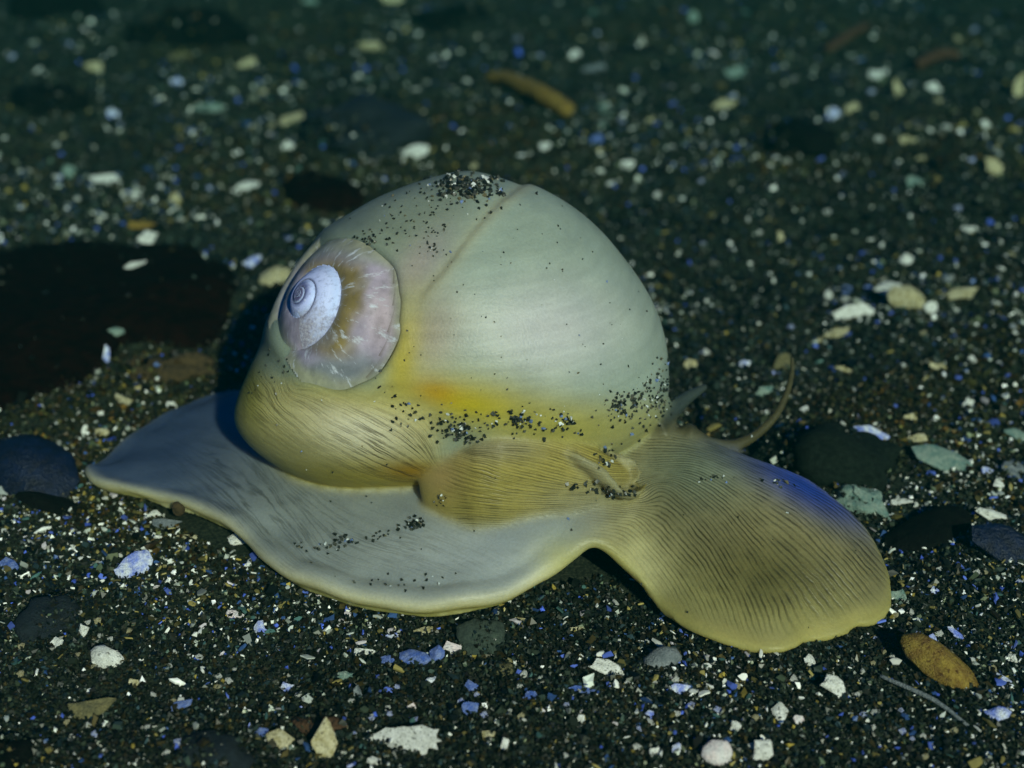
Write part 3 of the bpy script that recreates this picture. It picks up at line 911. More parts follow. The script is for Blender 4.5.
# ------------------------------------------------------------------ sand grains lying on the snail
def build_snail_grains():
    rng = np.random.default_rng(5)
    spots = []
    def cloud(n, x, y, sx, sy, a=0.0, lo=.045, hi=.11):
        c, s_ = math.cos(a), math.sin(a)
        for _ in range(int(n * 1.5)):
            u, v = rng.normal() * sx, rng.normal() * sy
            spots.append((x + c * u - s_ * v, y + s_ * u + c * v, rng.uniform(lo, hi)))
    cloud(170, 470, 186, 17, 6.5, .12, .05, .12)
    cloud(35, 450, 195, 28, 9, .1, .035, .08)
    cloud(40, 400, 215, 30, 22, -.6, .03, .06)
    cloud(22, 372, 238, 12, 6, -.3, .04, .07)
    cloud(22, 432, 235, 9, 14, 0, .03, .06)
    cloud(130, 657, 394, 9, 17, .5, .035, .08)
    cloud(45, 620, 406, 9, 8, .6, .035, .09)
    cloud(14, 633, 400, 4, 4, .6, .06, .10)
    cloud(40, 450, 427, 17, 6, .3, .035, .09)
    cloud(26, 462, 432, 6, 4, .3, .05, .10)
    cloud(40, 535, 420, 30, 6, .05, .035, .09)
    cloud(16, 518, 419, 5, 3, 0, .05, .10)
    cloud(12, 570, 421, 5, 4, 0, .05, .09)
    cloud(14, 500, 428, 40, 5, .0, .035, .07)
    cloud(14, 405, 408, 14, 8, .4, .04, .09)
    cloud(10, 440, 500, 3, 3, 0, .03, .05)
    cloud(26, 412, 525, 6, 3, -.2, .05, .10)
    cloud(12, 385, 533, 12, 2.5, -.3, .04, .08)
    cloud(18, 340, 543, 10, 4, -.2, .05, .10)
    cloud(12, 312, 547, 12, 3, .1, .04, .07)
    cloud(12, 420, 580, 22, 4, -.05, .04, .07)
    cloud(34, 605, 491, 16, 3.0, .12, .05, .10)
    cloud(16, 606, 455, 3.5, 8, .4, .05, .10)
    cloud(10, 385, 345, 4, 22, .2, .03, .07)
    cloud(14, 268, 372, 16, 18, .6, .03, .06)
    cloud(14, 710, 478, 10, 2, .0, .03, .05)
    cloud(9, 775, 482, 16, 2, .1, .05, .09)
    cloud(8, 205, 521, 14, 4, .5, .05, .09)
    for _ in range(120):
        spots.append((rng.uniform(380, 650), rng.uniform(200, 430), rng.uniform(.02, .05)))
    for _ in range(45):
        spots.append((rng.uniform(250, 880), rng.uniform(400, 640), rng.uniform(.025, .06)))
    P, S = [], []
    for x, y, r in spots:
        loc, nor = on_body(x, y)
        if loc is None: continue
        P.append(np.array(loc) + np.array(nor) * r * .22); S.append(r)
    P = np.array(P); S = np.array(S) * .92; n = len(P)
    asp = np.stack([rng.uniform(.8, 1.3, n), rng.uniform(.7, 1.1, n), rng.uniform(.55, .95, n)], 1)
    V = grains(P, S, asp, rng)
    pal = np.array([(.008, .012, .010), (.02, .026, .022), (.05, .055, .045), (.10, .09, .05), (.45, .50, .50), (.12, .18, .35)])
    c = pal[rng.choice(6, n, p=[.42, .30, .14, .05, .06, .03])]
    Q = (CF[None] + (np.arange(n) * 8)[:, None, None]).reshape(-1, 4)
    o = fast_mesh('clinging_sand', V.reshape(-1, 3), Q, M_GRAIN, np.repeat(c, 8, 0))
    tag(o, 'black sand grains clinging to the snail in patches and rows', 'sand', kind='stuff')
build_snail_grains()

# ------------------------------------------------------------------ things lying on the seabed
W_ = {'white': mat_fragment('shell_white', (.82, .82, .78), (.60, .60, .54), freq=4, dark=(.12, .12, .10)),
      'cream': mat_fragment('shell_cream', (.60, .55, .36), (.34, .29, .13), freq=4, dark=(.12, .10, .05)),
      'yellow': mat_fragment('shell_ochre', (.26, .18, .030), (.15, .085, .014), freq=3, dark=(.07, .03, .006)),
      'blue': mat_fragment('mussel_blue', (.06, .12, .42), (.20, .26, .50), freq=4),
      'bluewhite': mat_fragment('mussel_nacre', (.70, .73, .80), (.16, .22, .66), freq=3),
      'teal': mat_fragment('shell_teal', (.10, .18, .16), (.24, .30, .25), freq=3),
      'grey': mat_fragment('shell_grey', (.20, .22, .23), (.12, .14, .15), freq=3),
      'greyblue': mat_fragment('stone_slate', (.008, .015, .021), (.004, .008, .011), rough=.7, freq=3),
      'dark': mat_fragment('stone_black', (.005, .006, .005), (.003, .003, .003), rough=.8, spec=.05, freq=3),
      'moss': mat_fragment('stone_mossy', (.010, .017, .012), (.004, .007, .005), rough=.85, spec=.1, freq=4),
      'mussel': mat_fragment('mussel_dark', (.006, .013, .040), (.004, .006, .014), rough=.35, freq=2),
      'brown': mat_fragment('stone_brown', (.075, .050, .018), (.035, .025, .010), rough=.75, freq=4),
      'olive': mat_fragment('shell_olive', (.16, .14, .06), (.09, .085, .04), freq=3),
      'pink': mat_fragment('shell_pink', (.70, .58, .58), (.66, .64, .64), freq=3),
      'green': mat_fragment('stone_green', (.060, .085, .062), (.030, .045, .035), rough=.8, freq=5),
      'red': mat_fragment('algae_red', (.008, .0022, .0012), (.003, .001, .0006), rough=.8, spec=.02, freq=1.2),
      'rust': mat_fragment('algae_rust', (.07, .035, .014), (.04, .018, .008), rough=.7, freq=2)}
def ground_at(px, py):
    z = 0.0
    for _ in range(5):
        p = at(px, py, z); z = float(ground_z(p[0], p[1]))
    return at(px, py, z)
def frame_for(loc, ang, tilt, rnd, roll=.15):
    d = loc - CAM; d = d / np.linalg.norm(d)
    N = np.array([rnd.gauss(0, roll), -math.sin(tilt), math.cos(tilt)]); N /= np.linalg.norm(N)
    ex = RGT - N * N[0]; ex /= np.linalg.norm(ex)
    ey = np.cross(N, ex)
    fore = max(.35, float(-(d @ N)))
    ca, sa = math.cos(ang), math.sin(ang)
    return N, ex, ey, fore, ca, sa
def put(name, V, F, loc, mat, smooth=False):
    o = mesh_obj(name, V, F, mat, smooth=smooth)
    o.location = loc
    return o
def plate(name, px, py, w, h, ang, mat, seed, tilt=.5, curve=.25, jag=.3, thick=.035, n=13, holes=False, ribs=0.0, lift=.0):
    """broken piece of shell: an irregular, curved plate of real thickness; w, h in pixels along and across ang"""
    rnd = random.Random(seed)
    loc = ground_at(px, py); t = np.linalg.norm(loc - CAM)
    a, b = w / 2 / FPX * t, h / 2 / FPX * t
    N, ex, ey, fore, ca, sa = frame_for(loc, ang, tilt, rnd)
    ph = [rnd.uniform(0, 6.28) for _ in range(3)]
    rad = []
    for i in range(n):
        th = 2 * math.pi * i / n
        low = .5 + .25 * (math.sin(2 * th + ph[0]) + math.sin(3 * th + ph[1]))
        rad.append(1 - jag * (.62 * low + .38 * rnd.random()))
    rings = (0.38, .72, 1.0)
    V, F = [], []
    def pt(u, v, side):
        x, y = u * a, v * b
        X, Y = ca * x + sa * y, (-sa * x + ca * y) / fore        # screen angle is clockwise
        r2 = u * u + v * v
        zz = (1 - r2) * curve * min(a, b) + .10 * min(a, b) * math.sin(3.1 * u + 2.3 * v + seed) + ribs * math.sin(r2 * 26) * .02 + side * thick * (.5 + .2 * math.sin(5 * u + 3 * v + seed))
        return ex * X + ey * Y + N * zz
    for side in (1, -1):
        V.append(pt(0, 0, side))
        for k in rings:
            for i in range(n):
                th = 2 * math.pi * (i + .42 * math.sin(i * 2.7 + seed)) / n
                r = k * (rad[i] if k > .9 else (.5 + .5 * rad[i]))
                V.append(pt(r * math.cos(th), r * math.sin(th), side * (1 if k < .9 else .75)))
    m = 1 + len(rings) * n
    for side, o in ((1, 0), (-1, m)):
        for i in range(n):
            j = (i + 1) % n
            f = (o, o + 1 + i, o + 1 + j)
            F.append(f if side == 1 else f[::-1])
            for k in range(len(rings) - 1):
                q = (o + 1 + k * n + i, o + 1 + (k + 1) * n + i, o + 1 + (k + 1) * n + j, o + 1 + k * n + j)
                if holes and k == 1 and rnd.random() < .0: continue
                F.append(q if side == 1 else q[::-1])
    e = 1 + (len(rings) - 1) * n
    for i in range(n):
        j = (i + 1) % n
        F.append((e + i, m + e + i, m + e + j, e + j))
    V = np.array(V)
    zmin = V[:, 2].min()
    up = -zmin * (.62 if lift == 0 else 1) + lift
    return put(name, V, F, loc + np.array([0, 0, up]), mat, smooth=ribs > 0)
ICO = None
def ico():
    global ICO
    if ICO is None:
        bm = bmesh.new(); bmesh.ops.create_icosphere(bm, subdivisions=4, radius=1)
        ICO = (np.array([v.co[:] for v in bm.verts]), [tuple(v.index for v in f.verts) for f in bm.faces]); bm.free()
    return ICO
def pebble(name, px, py, w, h, ang, mat, seed, flat=.6, rough=.16, sink=.35, yscale=None):
    rnd = random.Random(seed)
    loc = ground_at(px, py + h * .25); t = np.linalg.norm(loc - CAM)
    a = w / 2 / FPX * t
    z = a * flat
    # apparent height of an ellipsoid seen at about thirty degrees
    b = max(.3 * a, math.sqrt(max((h / 2 / FPX * t) ** 2 - (z * .85 * (1 - sink * .5)) ** 2, (.25 * a) ** 2)) / .5) if yscale is None else a * yscale
    B, F = ico()
    n1 = vnoise(B[:, 0] + B[:, 2] * .7, B[:, 1] - B[:, 2] * .6, seed, 3, 2.2)
    n2 = vnoise(B[:, 1] + B[:, 2], B[:, 0] * 1.2, seed + 9, 2, 6.0)
    n3 = vnoise(B[:, 0] * 1.3 + B[:, 2], B[:, 1] - B[:, 2] * .8, seed + 17, 2, 17.0)
    V = B * (1 + 1.8 * rough * n1 + rough * .6 * n2 + rough * .22 * n3)[:, None] * np.array([a, b, z])
    c, s_ = math.cos(-ang), math.sin(-ang)
    V = np.stack([c * V[:, 0] - s_ * V[:, 1], s_ * V[:, 0] + c * V[:, 1], V[:, 2]], 1)
    COVER.append(('stone', (loc[0], loc[1], loc[2] + z * (1 - 2 * sink) * .9, a, b, z, -ang)))
    return put(name, V, F, loc + np.array([0, 0, z * (1 - 2 * sink) * .9]), mat, smooth=True)
def rod(name, pts, rad, mat, seed, lift=.0, square=False):
    P = [ground_at(x, y) + np.array([0, 0, r * .6 + l]) for (x, y, l), r in zip(pts, rad)]
    V, F, T3 = tube(P, rad, 10, 5)
    V = np.asarray(V); V = V + .12 * np.mean(rad) * np.stack([vnoise(V[:, 0] * 6, V[:, 1] * 6 + k, seed + k, 2, 2.) for k in range(3)], 1)
    loc = np.array(P[0]); loc[2] -= rad[0] * .6
    return put(name, V - loc, F + [(a, b, c) for a, b, c, _ in T3], loc, mat, smooth=True)
def blade(name, outline, mat, seed, lift=.25, thick=.05, wave=.3, scale=.6):
    """broad flat frond lying on the sand, given by its outline"""
    P = catmull(outline, 10)
    cen = P.mean(0)
    P = cen + (P - cen) * (1 + .045 * vnoise(P[:, 0] / 16., P[:, 1] / 16., seed + 3, 3, 1.0) * 1.0)[:, None]
    G = np.array([ground_at(*p) for p in P]); c = G.mean(0)
    n = len(G); V = []
    rings = (0, .2, .4, .6, .8, .93, 1.0)
    for side in (1, -1):
        for k in rings:
            for g in G:
                q = c + (g - c) * k
                z = float(ground_z(q[0], q[1])) + lift * (1 - k ** 3) + wave * float(vnoise(q[0], q[1], seed, 2, scale)) * (1 - .6 * k) + side * thick * (1 if k < 1 else .3) + .06 - .16 * k ** 4
                V.append((q[0], q[1], z))
    F = []; R = len(rings)
    for s_, o in ((1, 0), (-1, R * n)):
        for k in range(R - 1):
            for i in range(n):
                j = (i + 1) % n
                q = (o + k * n + i, o + (k + 1) * n + i, o + (k + 1) * n + j, o + k * n + j)
                F.append(q if s_ == 1 else q[::-1])
    e = (R - 1) * n
    for i in range(n):
        j = (i + 1) % n
        F.append((e + i, R * n + e + i, R * n + e + j, e + j))
    COVER.append(('sheet', (BVHTree.FromPolygons([tuple(v) for v in V], F), (c[0], c[1], float(np.max(np.linalg.norm(G[:, :2] - c[:2], axis=1))) + .5), .008)))
    return put(name, np.array(V) - c, F, c, mat, smooth=True)
FRAG = 'broken shell pieces on the sand'
STONE = 'stones half buried in the sand'
def frag(px, py, w, h, deg, colour, label, tilt=.5, curve=.12, jag=.55, ribs=0.0, name='shell_fragment', cat='shell fragment', n=None, lift=0.0):
    rn = random.Random(px * 3 + py)
    n = n or rn.choice((7, 8, 9, 11)); tilt += rn.uniform(-.25, .15); w *= 1.12; h *= 1.12
    o = plate(name, px, py, w, h, math.radians(deg), W_[colour], int(px * 7 + py * 13), tilt, curve, jag, ribs=ribs, n=n, lift=lift)
    return tag(o, label, cat, FRAG)
def stone(px, py, w, h, deg, colour, label, flat=.55, rough=.26, sink=.56):
    o = pebble('stone', px, py, w, h, math.radians(deg), W_[colour], int(px * 5 + py * 3), flat, rough, sink)
    return tag(o, label, 'stone', STONE)

# the dark frond on the left and other weed
tag(blade('algae_frond', [(-60, 262), (0, 240), (60, 234), (130, 240), (195, 246), (236, 275), (240, 310), (226, 342), (190, 350), (130, 346), (108, 366), (70, 392), (20, 408), (-60, 415)], W_['red'], 4, .35, .05, .25),
    'broad near-black red algae frond lying on the sand beyond the tail of the foot', 'algae')
tag(blade('algae_scrap', [(282, 182), (310, 172), (350, 180), (366, 200), (352, 215), (318, 212), (290, 204)], W_['red'], 6, .25, .04, .15), 'dark scrap of algae just behind the upper shell', 'algae')
tag(rod('worm_tube', [(488, 82, .1), (505, 88, .18), (525, 98, .2), (545, 107, .18), (568, 119, .12)], [.15, .30, .36, .36, .30], W_['yellow'], 3), 'yellow tapering worm tube lying above the shell in the blurred distance', 'worm tube')
tag(rod('weed_stalk', [(828, 54, .1), (846, 44, .2), (866, 32, .2)], [.20, .22, .16], W_['rust'], 5), 'rust-brown stub of weed in the far distance, tilted upward', 'weed')
tag(rod('weed_stalk', [(918, 70, .1), (938, 62, .15), (956, 60, .1)], [.22, .24, .18], W_['rust'], 8), 'dull red-brown scrap of weed lying level in the far distance', 'weed')
tag(rod('shell_needle', [(880, 679, .05), (905, 692, .08), (935, 706, .08), (968, 728, .03)], [.03, .04, .04, .025], W_['grey'], 12), 'long thin pale needle of shell lying below the ochre shell piece', 'splinter')

# stones
stone(55, 92, 70, 44, 0, 'dark', 'black stone far away at upper left with pale chips before it')
stone(184, 30, 110, 34, 5, 'dark', 'long low black stone near the top edge, left of centre')
stone(58, 4, 80, 36, 0, 'dark', 'black stone cut by the top edge near the left corner')
stone(455, 12, 52, 34, 0, 'dark', 'small black stone at the top edge above the shell')
stone(795, 132, 78, 46, 0, 'dark', 'rounded black stone in the blurred distance at upper right')
stone(360, 118, 110, 74, -35, 'greyblue', 'dim slate-blue rock in the distance behind the shell top', .5)
stone(818, 442, 125, 62, 4, 'moss', 'dark mossy rock just behind the blue edge of the foot', .5, .22)
stone(850, 492, 54, 30, 10, 'teal', 'teal stone peeping out behind the foot front', .5)
stone(168, 364, 92, 36, -4, 'brown', 'low olive-brown stone at the lower edge of the dark frond', .45, .22)
stone(480, 632, 40, 30, -10, 'green', 'grey-green angular pebble right under the rim of the foot', .75, .25)
stone(56, 608, 50, 34, 15, 'greyblue', 'slate-blue pebble at lower left above the white cup-shaped shell', .6, .2)
stone(210, 750, 70, 40, 0, 'greyblue', 'dark slate pebble at the bottom edge, left', .5, .2)
stone(4, 752, 44, 34, 0, 'dark', 'black pebble in the bottom left corner', .6, .2)
stone(1010, 466, 22, 15, 10, 'grey', 'small blue-grey pebble near the right edge', .6)
stone(502, 666, 22, 14, -25, 'olive', 'olive pebble beside the pinkish shell chip under the foot', .6)
stone(75, 456, 24, 18, 0, 'brown', 'tiny amber pebble between the dark frond and the tail of the foot', .6)
stone(320, 722, 54, 16, 0, 'rust', 'rust-brown flat pebble above the upright yellow flake', .4, .2)

# mussel pieces and dark shells
tag(plate('mussel_shell', 32, 478, 112, 58, math.radians(18), W_['mussel'], 71, .35, .55, .10, .05, 18, ribs=.5), 'dark blue mussel shell half buried at the left edge', 'mussel shell', FRAG)
tag(plate('mussel_shell', 50, 508, 70, 18, math.radians(6), W_['dark'], 72, .2, .5, .15, .05, 14), 'black shell edge sticking out below the dark blue mussel', 'mussel shell', FRAG)
tag(plate('mussel_shell', 928, 537, 104, 40, math.radians(-18), W_['dark'], 73, .15, .5, .15, .06, 16), 'black pointed shell touching the right end of the foot', 'mussel shell', FRAG)
tag(plate('mussel_shell', 1000, 552, 72, 36, math.radians(14), W_['mussel'], 74, .5, .5, .25, .05, 15), 'dark slate mussel fragment at the right edge below a white strip', 'mussel shell', FRAG)
tag(plate('mussel_shell', 415, 660, 40, 16, math.radians(10), W_['blue'], 75, .3, .6, .3, .05, 12), 'bright blue curled mussel fragment below the foot rim', 'mussel shell', FRAG)
tag(plate('mussel_shell', 437, 658, 18, 20, math.radians(50), W_['blue'], 76, .7, .4, .3, .04, 10), 'small upright blue mussel chip leaning beside the curled blue one', 'mussel shell', FRAG)
tag(plate('ochre_shell', 938, 673, 84, 34, math.radians(36), W_['yellow'], 77, .55, .6, .06, .07, 20, ribs=.4), 'long ochre-yellow shell piece lying at lower right', 'shell fragment', FRAG)
tag(plate('shell_half', 107, 661, 38, 26, math.radians(10), W_['white'], 78, .7, .7, .35, .04, 16, ribs=.6), 'white cup-shaped shell piece at lower left', 'shell half', FRAG)
tag(plate('shell_half', 716, 757, 38, 28, math.radians(-8), W_['pink'], 79, .8, .7, .32, .04, 16, ribs=.5), 'white half shell with pinkish centre at the bottom edge', 'shell half', FRAG)
tag(plate('shell_half', 662, 662, 42, 26, math.radians(-12), W_['grey'], 80, .6, .8, .2, .04, 15, ribs=.5), 'grey-lavender domed half shell in front of the lifted foot edge', 'shell half', FRAG)
tag(plate('shell_half', 276, 283, 36, 22, math.radians(-5), W_['cream'], 81, .6, .7, .08, .05, 16), 'pale oval shell beside the left of the spire', 'shell half', FRAG)
tag(plate('shell_half', 905, 304, 44, 26, math.radians(15), W_['cream'], 82, .9, .8, .25, .05, 14), 'yellowish curved shell piece in the pale heap at right', 'shell half', FRAG)

# larger shell pieces
frag(410, 743, 88, 36, 8, 'white', 'large ragged white shell piece with pits at the bottom, left of centre', .7, .15, .85, n=27)
frag(325, 752, 24, 44, 0, 'cream', 'upright yellow flake cut by the bottom edge', 1.0, .2, .15)
frag(281, 743, 38, 22, 12, 'cream', 'tan flat flake next to the upright yellow flake', .5)
frag(135, 570, 40, 26, -28, 'bluewhite', 'blue and white mussel flake left of the foot rim', .7, .3, .35, n=15)
frag(607, 672, 46, 18, 16, 'white', 'white wedge-shaped chip left of the grey half shell', .7, .2, .5)
frag(680, 691, 26, 13, 0, 'bluewhite', 'white and blue chip below the grey half shell', .8)
frag(452, 651, 26, 15, 8, 'pink', 'pinkish white chip right of the blue curled mussel piece', .8)
frag(363, 653, 30, 9, 4, 'white', 'thin white splinter left of the blue curled mussel piece', .5)
frag(386, 661, 24, 9, 6, 'blue', 'grey-blue splinter touching the thin white one', .4)
frag(425, 632, 28, 9, -12, 'cream', 'pale straw splinter close under the foot rim', .4)
frag(393, 637, 18, 7, 5, 'bluewhite', 'lavender splinter left of the straw splinter under the foot', .5)
frag(90, 712, 54, 24, -14, 'olive', 'olive-tan ragged flake below the white cup-shaped shell', .5, .2, .5)
frag(180, 708, 28, 12, -14, 'blue', 'blue flake at lower left, right of the olive flake', .5)
frag(235, 616, 22, 10, 5, 'pink', 'pale pinkish chip under the left bend of the foot rim', .6)
frag(260, 632, 16, 20, 20, 'bluewhite', 'bright blue-white chip below the left bend of the foot rim', .9)
frag(287, 689, 16, 13, 0, 'bluewhite', 'small white chip with blue side above the tan flake', .8)
frag(55, 646, 20, 12, -25, 'white', 'white oblong chip left of the cup-shaped shell', .6)
frag(84, 634, 11, 15, 0, 'white', 'small upright white chip above the cup-shaped shell', 1.0)
frag(133, 685, 15, 12, 0, 'cream', 'small cream chip right below the cup-shaped shell', .7)
frag(8, 567, 30, 12, 15, 'blue', 'azure chip at the left edge below the mussel shell', .5)
frag(152, 517, 24, 9, -22, 'white', 'white splinter below the tail of the foot', .5)
frag(166, 526, 34, 14, 6, 'grey', 'glassy grey flake lying against the tail rim of the foot', .5)
frag(188, 538, 28, 6, 4, 'cream', 'thin straw splinter below the glassy grey flake', .4)
frag(240, 541, 28, 16, -8, 'white', 'crumbly white lump tucked under the foot rim', .6, .5, .4)
frag(345, 678, 22, 11, -8, 'teal', 'pale teal chip between the tan flake and the white splinter', .5)
frag(358, 694, 11, 15, 0, 'grey', 'small standing grey chip below the pale teal chip', 1.0)
frag(472, 688, 18, 12, 12, 'blue', 'cobalt chip below the grey-green pebble', .6)
frag(470, 712, 24, 17, 5, 'blue', 'larger violet-blue flake above the right end of the ragged white piece', .6)
frag(430, 683, 13, 9, -25, 'bluewhite', 'small blue-white chip midway below the blue mussel pieces', .6)
frag(412, 708, 12, 9, 0, 'pink', 'tiny pinkish chip above the ragged white piece', .7)
frag(488, 735, 20, 10, -15, 'cream', 'straw-coloured chip right of the ragged white piece', .5)
frag(505, 748, 11, 18, 0, 'white', 'small upright white chip at the bottom right of the ragged white piece', 1.0)
frag(374, 763, 16, 13, -20, 'white', 'white chip at the bottom edge under the ragged white piece', .7)
frag(262, 733, 16, 10, 8, 'blue', 'blue chip left of the tan flake at the bottom', .5)
frag(522, 621, 24, 6, 3, 'cream', 'straw splinter in front of the shaded hollow, left end', .4)
frag(575, 630, 18, 5, -8, 'cream', 'thin straw splinter in front of the middle of the shaded hollow', .4)
frag(530, 697, 17, 13, 0, 'blue', 'azure chip alone on the sand below the shaded hollow', .6)
frag(583, 691, 28, 8, 8, 'blue', 'dark blue splinter under the white wedge-shaped chip', .4)
frag(581, 721, 9, 12, 0, 'white', 'tiny standing white chip below the dark blue splinter', .9)
frag(650, 716, 11, 10, 0, 'bluewhite', 'tiny white and blue chip below the paired white chips', .8)
frag(655, 755, 15, 14, 0, 'white', 'round white chip at the bottom, left of the pinkish half shell', .7)
frag(676, 752, 12, 14, 0, 'bluewhite', 'blue-white chip between the round white chip and the pinkish half shell', .8)
frag(762, 754, 24, 26, 20, 'white', 'white broken chip right of the pinkish half shell at the bottom edge', .8, .4, .4)
frag(735, 728, 13, 14, 10, 'white', 'small white chip above the pinkish half shell', .7)
frag(618, 643, 9, 7, 0, 'white', 'tiny white speck in the shade before the lifted foot edge', .7)
frag(645, 643, 14, 6, 10, 'white', 'white sliver in the shade right of the tiny speck', .5)
frag(706, 668, 12, 9, -20, 'white', 'small white chip under the yellow lower margin of the foot', .7)
frag(780, 716, 20, 24, 15, 'white', 'white rounded chip at lower right, left one of a touching pair', .8)
frag(798, 722, 13, 11, 0, 'pink', 'pinkish chip, right one of a touching pair', .8)
frag(832, 692, 34, 20, 18, 'white', 'white arched chip left of the long pale needle', .7, .6, .5)
frag(810, 664, 16, 13, 25, 'white', 'white crumbly chip under the lower right margin of the foot', .7)
frag(995, 717, 28, 13, -4, 'bluewhite', 'white oval chip with blue end at lower right', .7, .4, .12)
frag(932, 642, 14, 11, 10, 'bluewhite', 'white and blue chip above the upper end of the ochre shell', .7)
frag(912, 639, 10, 9, 0, 'grey', 'tiny grey chip left of the blue-white one above the ochre shell', .7)
frag(958, 638, 26, 7, 30, 'bluewhite', 'slanting blue-white splinter right above the ochre shell', .5)
frag(1012, 660, 12, 10, 20, 'white', 'white chip at the right edge level with the ochre shell', .7)
frag(1004, 682, 20, 10, 35, 'bluewhite', 'pale blue chip at the right edge below the ochre shell top', .6)
frag(934, 592, 11, 8, 10, 'bluewhite', 'small blue-white chip in the dark right of the foot end', .7)
frag(898, 598, 22, 17, 10, 'teal', 'pale bluish crumb touching the right margin of the foot', .7)
# middle right
frag(945, 466, 70, 22, 18, 'teal', 'long pale grey-green shell piece right of the mossy rock', .6, .25, .3, n=17)
frag(870, 437, 40, 16, 22, 'bluewhite', 'lavender-white mussel chip on top of the mossy rock', .7, .3, .4)
frag(872, 511, 46, 14, 30, 'teal', 'pale green strip of shell against the upper right margin of the foot', .6, .2, .25)
frag(893, 504, 40, 6, 2, 'white', 'thin white strip just beyond the pale green strip', .4)
frag(994, 519, 40, 10, 8, 'white', 'curved white strip above the dark slate fragment at the right edge', .5, .5, .3)
frag(910, 420, 16, 11, -5, 'cream', 'cream chip above the long grey-green piece, left one', .7)
frag(968, 406, 16, 11, -8, 'white', 'cream-white chip above the long grey-green piece, right one', .7)
frag(917, 441, 24, 12, -5, 'cream', 'tan chip between the lavender chip and the long grey-green piece', .6)
frag(1016, 437, 32, 11, 4, 'teal', 'teal strip of shell at the right edge above the blue-grey pebble', .5)
frag(987, 472, 15, 8, 0, 'bluewhite', 'blue-white chip left of the blue-grey pebble', .6)
frag(998, 488, 14, 13, 0, 'white', 'white crumb below the blue-grey pebble', .8)
frag(779, 428, 18, 8, -35, 'cream', 'yellowish chip at the upper left corner of the mossy rock', .6)
# pale heap on the right
frag(852, 316, 54, 22, -6, 'white', 'largest white chunk of the pale shell heap at right', .8, .15, .8, n=19)
frag(889, 292, 28, 15, 5, 'white', 'white oval piece on top of the pale shell heap', .7, .5, .12)
frag(930, 312, 20, 13, -20, 'white', 'white chip at the right end of the pale shell heap', .7)
frag(961, 298, 40, 15, -3, 'cream', 'yellowish white slab right of the pale shell heap', .6)
frag(835, 336, 40, 11, -12, 'cream', 'tan strip under the white chunk of the pale shell heap', .5)
frag(846, 292, 14, 10, 0, 'blue', 'azure chip above the white chunk of the pale shell heap', .6)
frag(868, 290, 12, 8, 20, 'blue', 'small blue chip left of the white oval on the pale heap', .6)
frag(828, 299, 12, 14, 0, 'white', 'small white chip at the upper left of the pale shell heap', .7)
frag(906, 262, 15, 17, 20, 'white', 'white chip standing alone above the pale shell heap', .8)
frag(948, 280, 18, 9, -15, 'grey', 'grey-white chip up right of the pale shell heap', .6)
frag(968, 231, 14, 8, 0, 'white', 'pale chip far above the pale shell heap, right', .6)
frag(784, 366, 26, 22, 0, 'olive', 'yellow-green flake behind the tip of the tentacle', .8)
frag(845, 371, 22, 7, 4, 'cream', 'straw strip below the pale shell heap', .4)
frag(938, 370, 24, 8, 6, 'cream', 'cream strip below the right end of the pale shell heap', .5)
frag(971, 362, 13, 10, 0, 'white', 'white chip right of the cream strip below the heap', .7)
frag(764, 394, 24, 12, -15, 'teal', 'pale teal chip left of the curving tentacle', .7)
frag(690, 367, 17, 14, 30, 'cream', 'cream chip just right of the sandy flank of the shell', .8)
frag(745, 366, 14, 11, 0, 'bluewhite', 'blue-white chip between the shell flank and the tentacle tip', .7)
frag(780, 240, 9, 15, 0, 'cream', 'small upright cream chip in the empty sand right of the shell', .9)
# far field
frag(992, 173, 22, 22, 0, 'cream', 'cream-white lump in the distance near the right edge', .9)
frag(1018, 96, 16, 32, 10, 'cream', 'tall pale chip cut by the right edge in the distance', 1.1)
frag(877, 77, 22, 13, -15, 'white', 'blurred white chip in the distance at upper right, upper one', .8)
frag(897, 93, 13, 18, -20, 'cream', 'blurred cream chip just below the upper white one in the distance', .9)
frag(933, 90, 17, 12, 10, 'white', 'blurred white chip right of the cream one in the distance', .8)
frag(852, 113, 17, 15, 0, 'cream', 'blurred tan chip right of the rounded black stone', .8)
frag(832, 119, 15, 17, 30, 'bluewhite', 'blurred white and blue chip touching the rounded black stone', .8)
frag(908, 142, 24, 9, -8, 'cream', 'blurred pale strip in the distance below the three chips', .5)
frag(915, 186, 28, 13, 0, 'teal', 'blurred teal flake in the distance right of centre', .6)
frag(735, 75, 28, 13, -20, 'teal', 'blurred pale teal chip in the distance, upper one above the black stone', .6)
frag(722, 108, 32, 12, -10, 'cream', 'blurred tan chip left of the rounded black stone', .6)
frag(693, 20, 14, 14, 0, 'teal', 'blurred pale dot of shell near the top edge, right of centre', .9)
frag(595, 70, 30, 10, -4, 'grey', 'blurred grey strip above the end of the yellow worm tube', .5)
frag(575, 58, 14, 12, 0, 'white', 'blurred pale dot above the grey strip in the distance', .8)
frag(606, 113, 24, 11, 25, 'teal', 'blurred teal chip right of the yellow worm tube', .6)
frag(597, 142, 16, 14, 0, 'blue', 'blurred azure chip below the teal one right of the worm tube', .7)
frag(545, 149, 17, 13, -10, 'white', 'blurred white chip below the end of the worm tube', .8)
frag(627, 167, 17, 12, 10, 'white', 'white chip behind the upper right of the shell', .8)
frag(416, 157, 28, 14, -14, 'white', 'white slab just behind the sandy top of the shell', .8, .2, .15)
frag(372, 49, 30, 12, 12, 'cream', 'blurred pale strip in the distance above the slate-blue rock', .6)
frag(392, 2, 27, 12, 0, 'cream', 'pale chip cut by the top edge, left of the small black stone', .7)
frag(310, 3, 22, 8, 0, 'teal', 'faint pale chip at the top edge left of the brighter one', .6)
frag(295, 121, 38, 12, -6, 'cream', 'blurred beige strip in the distance left of the slate-blue rock', .5)
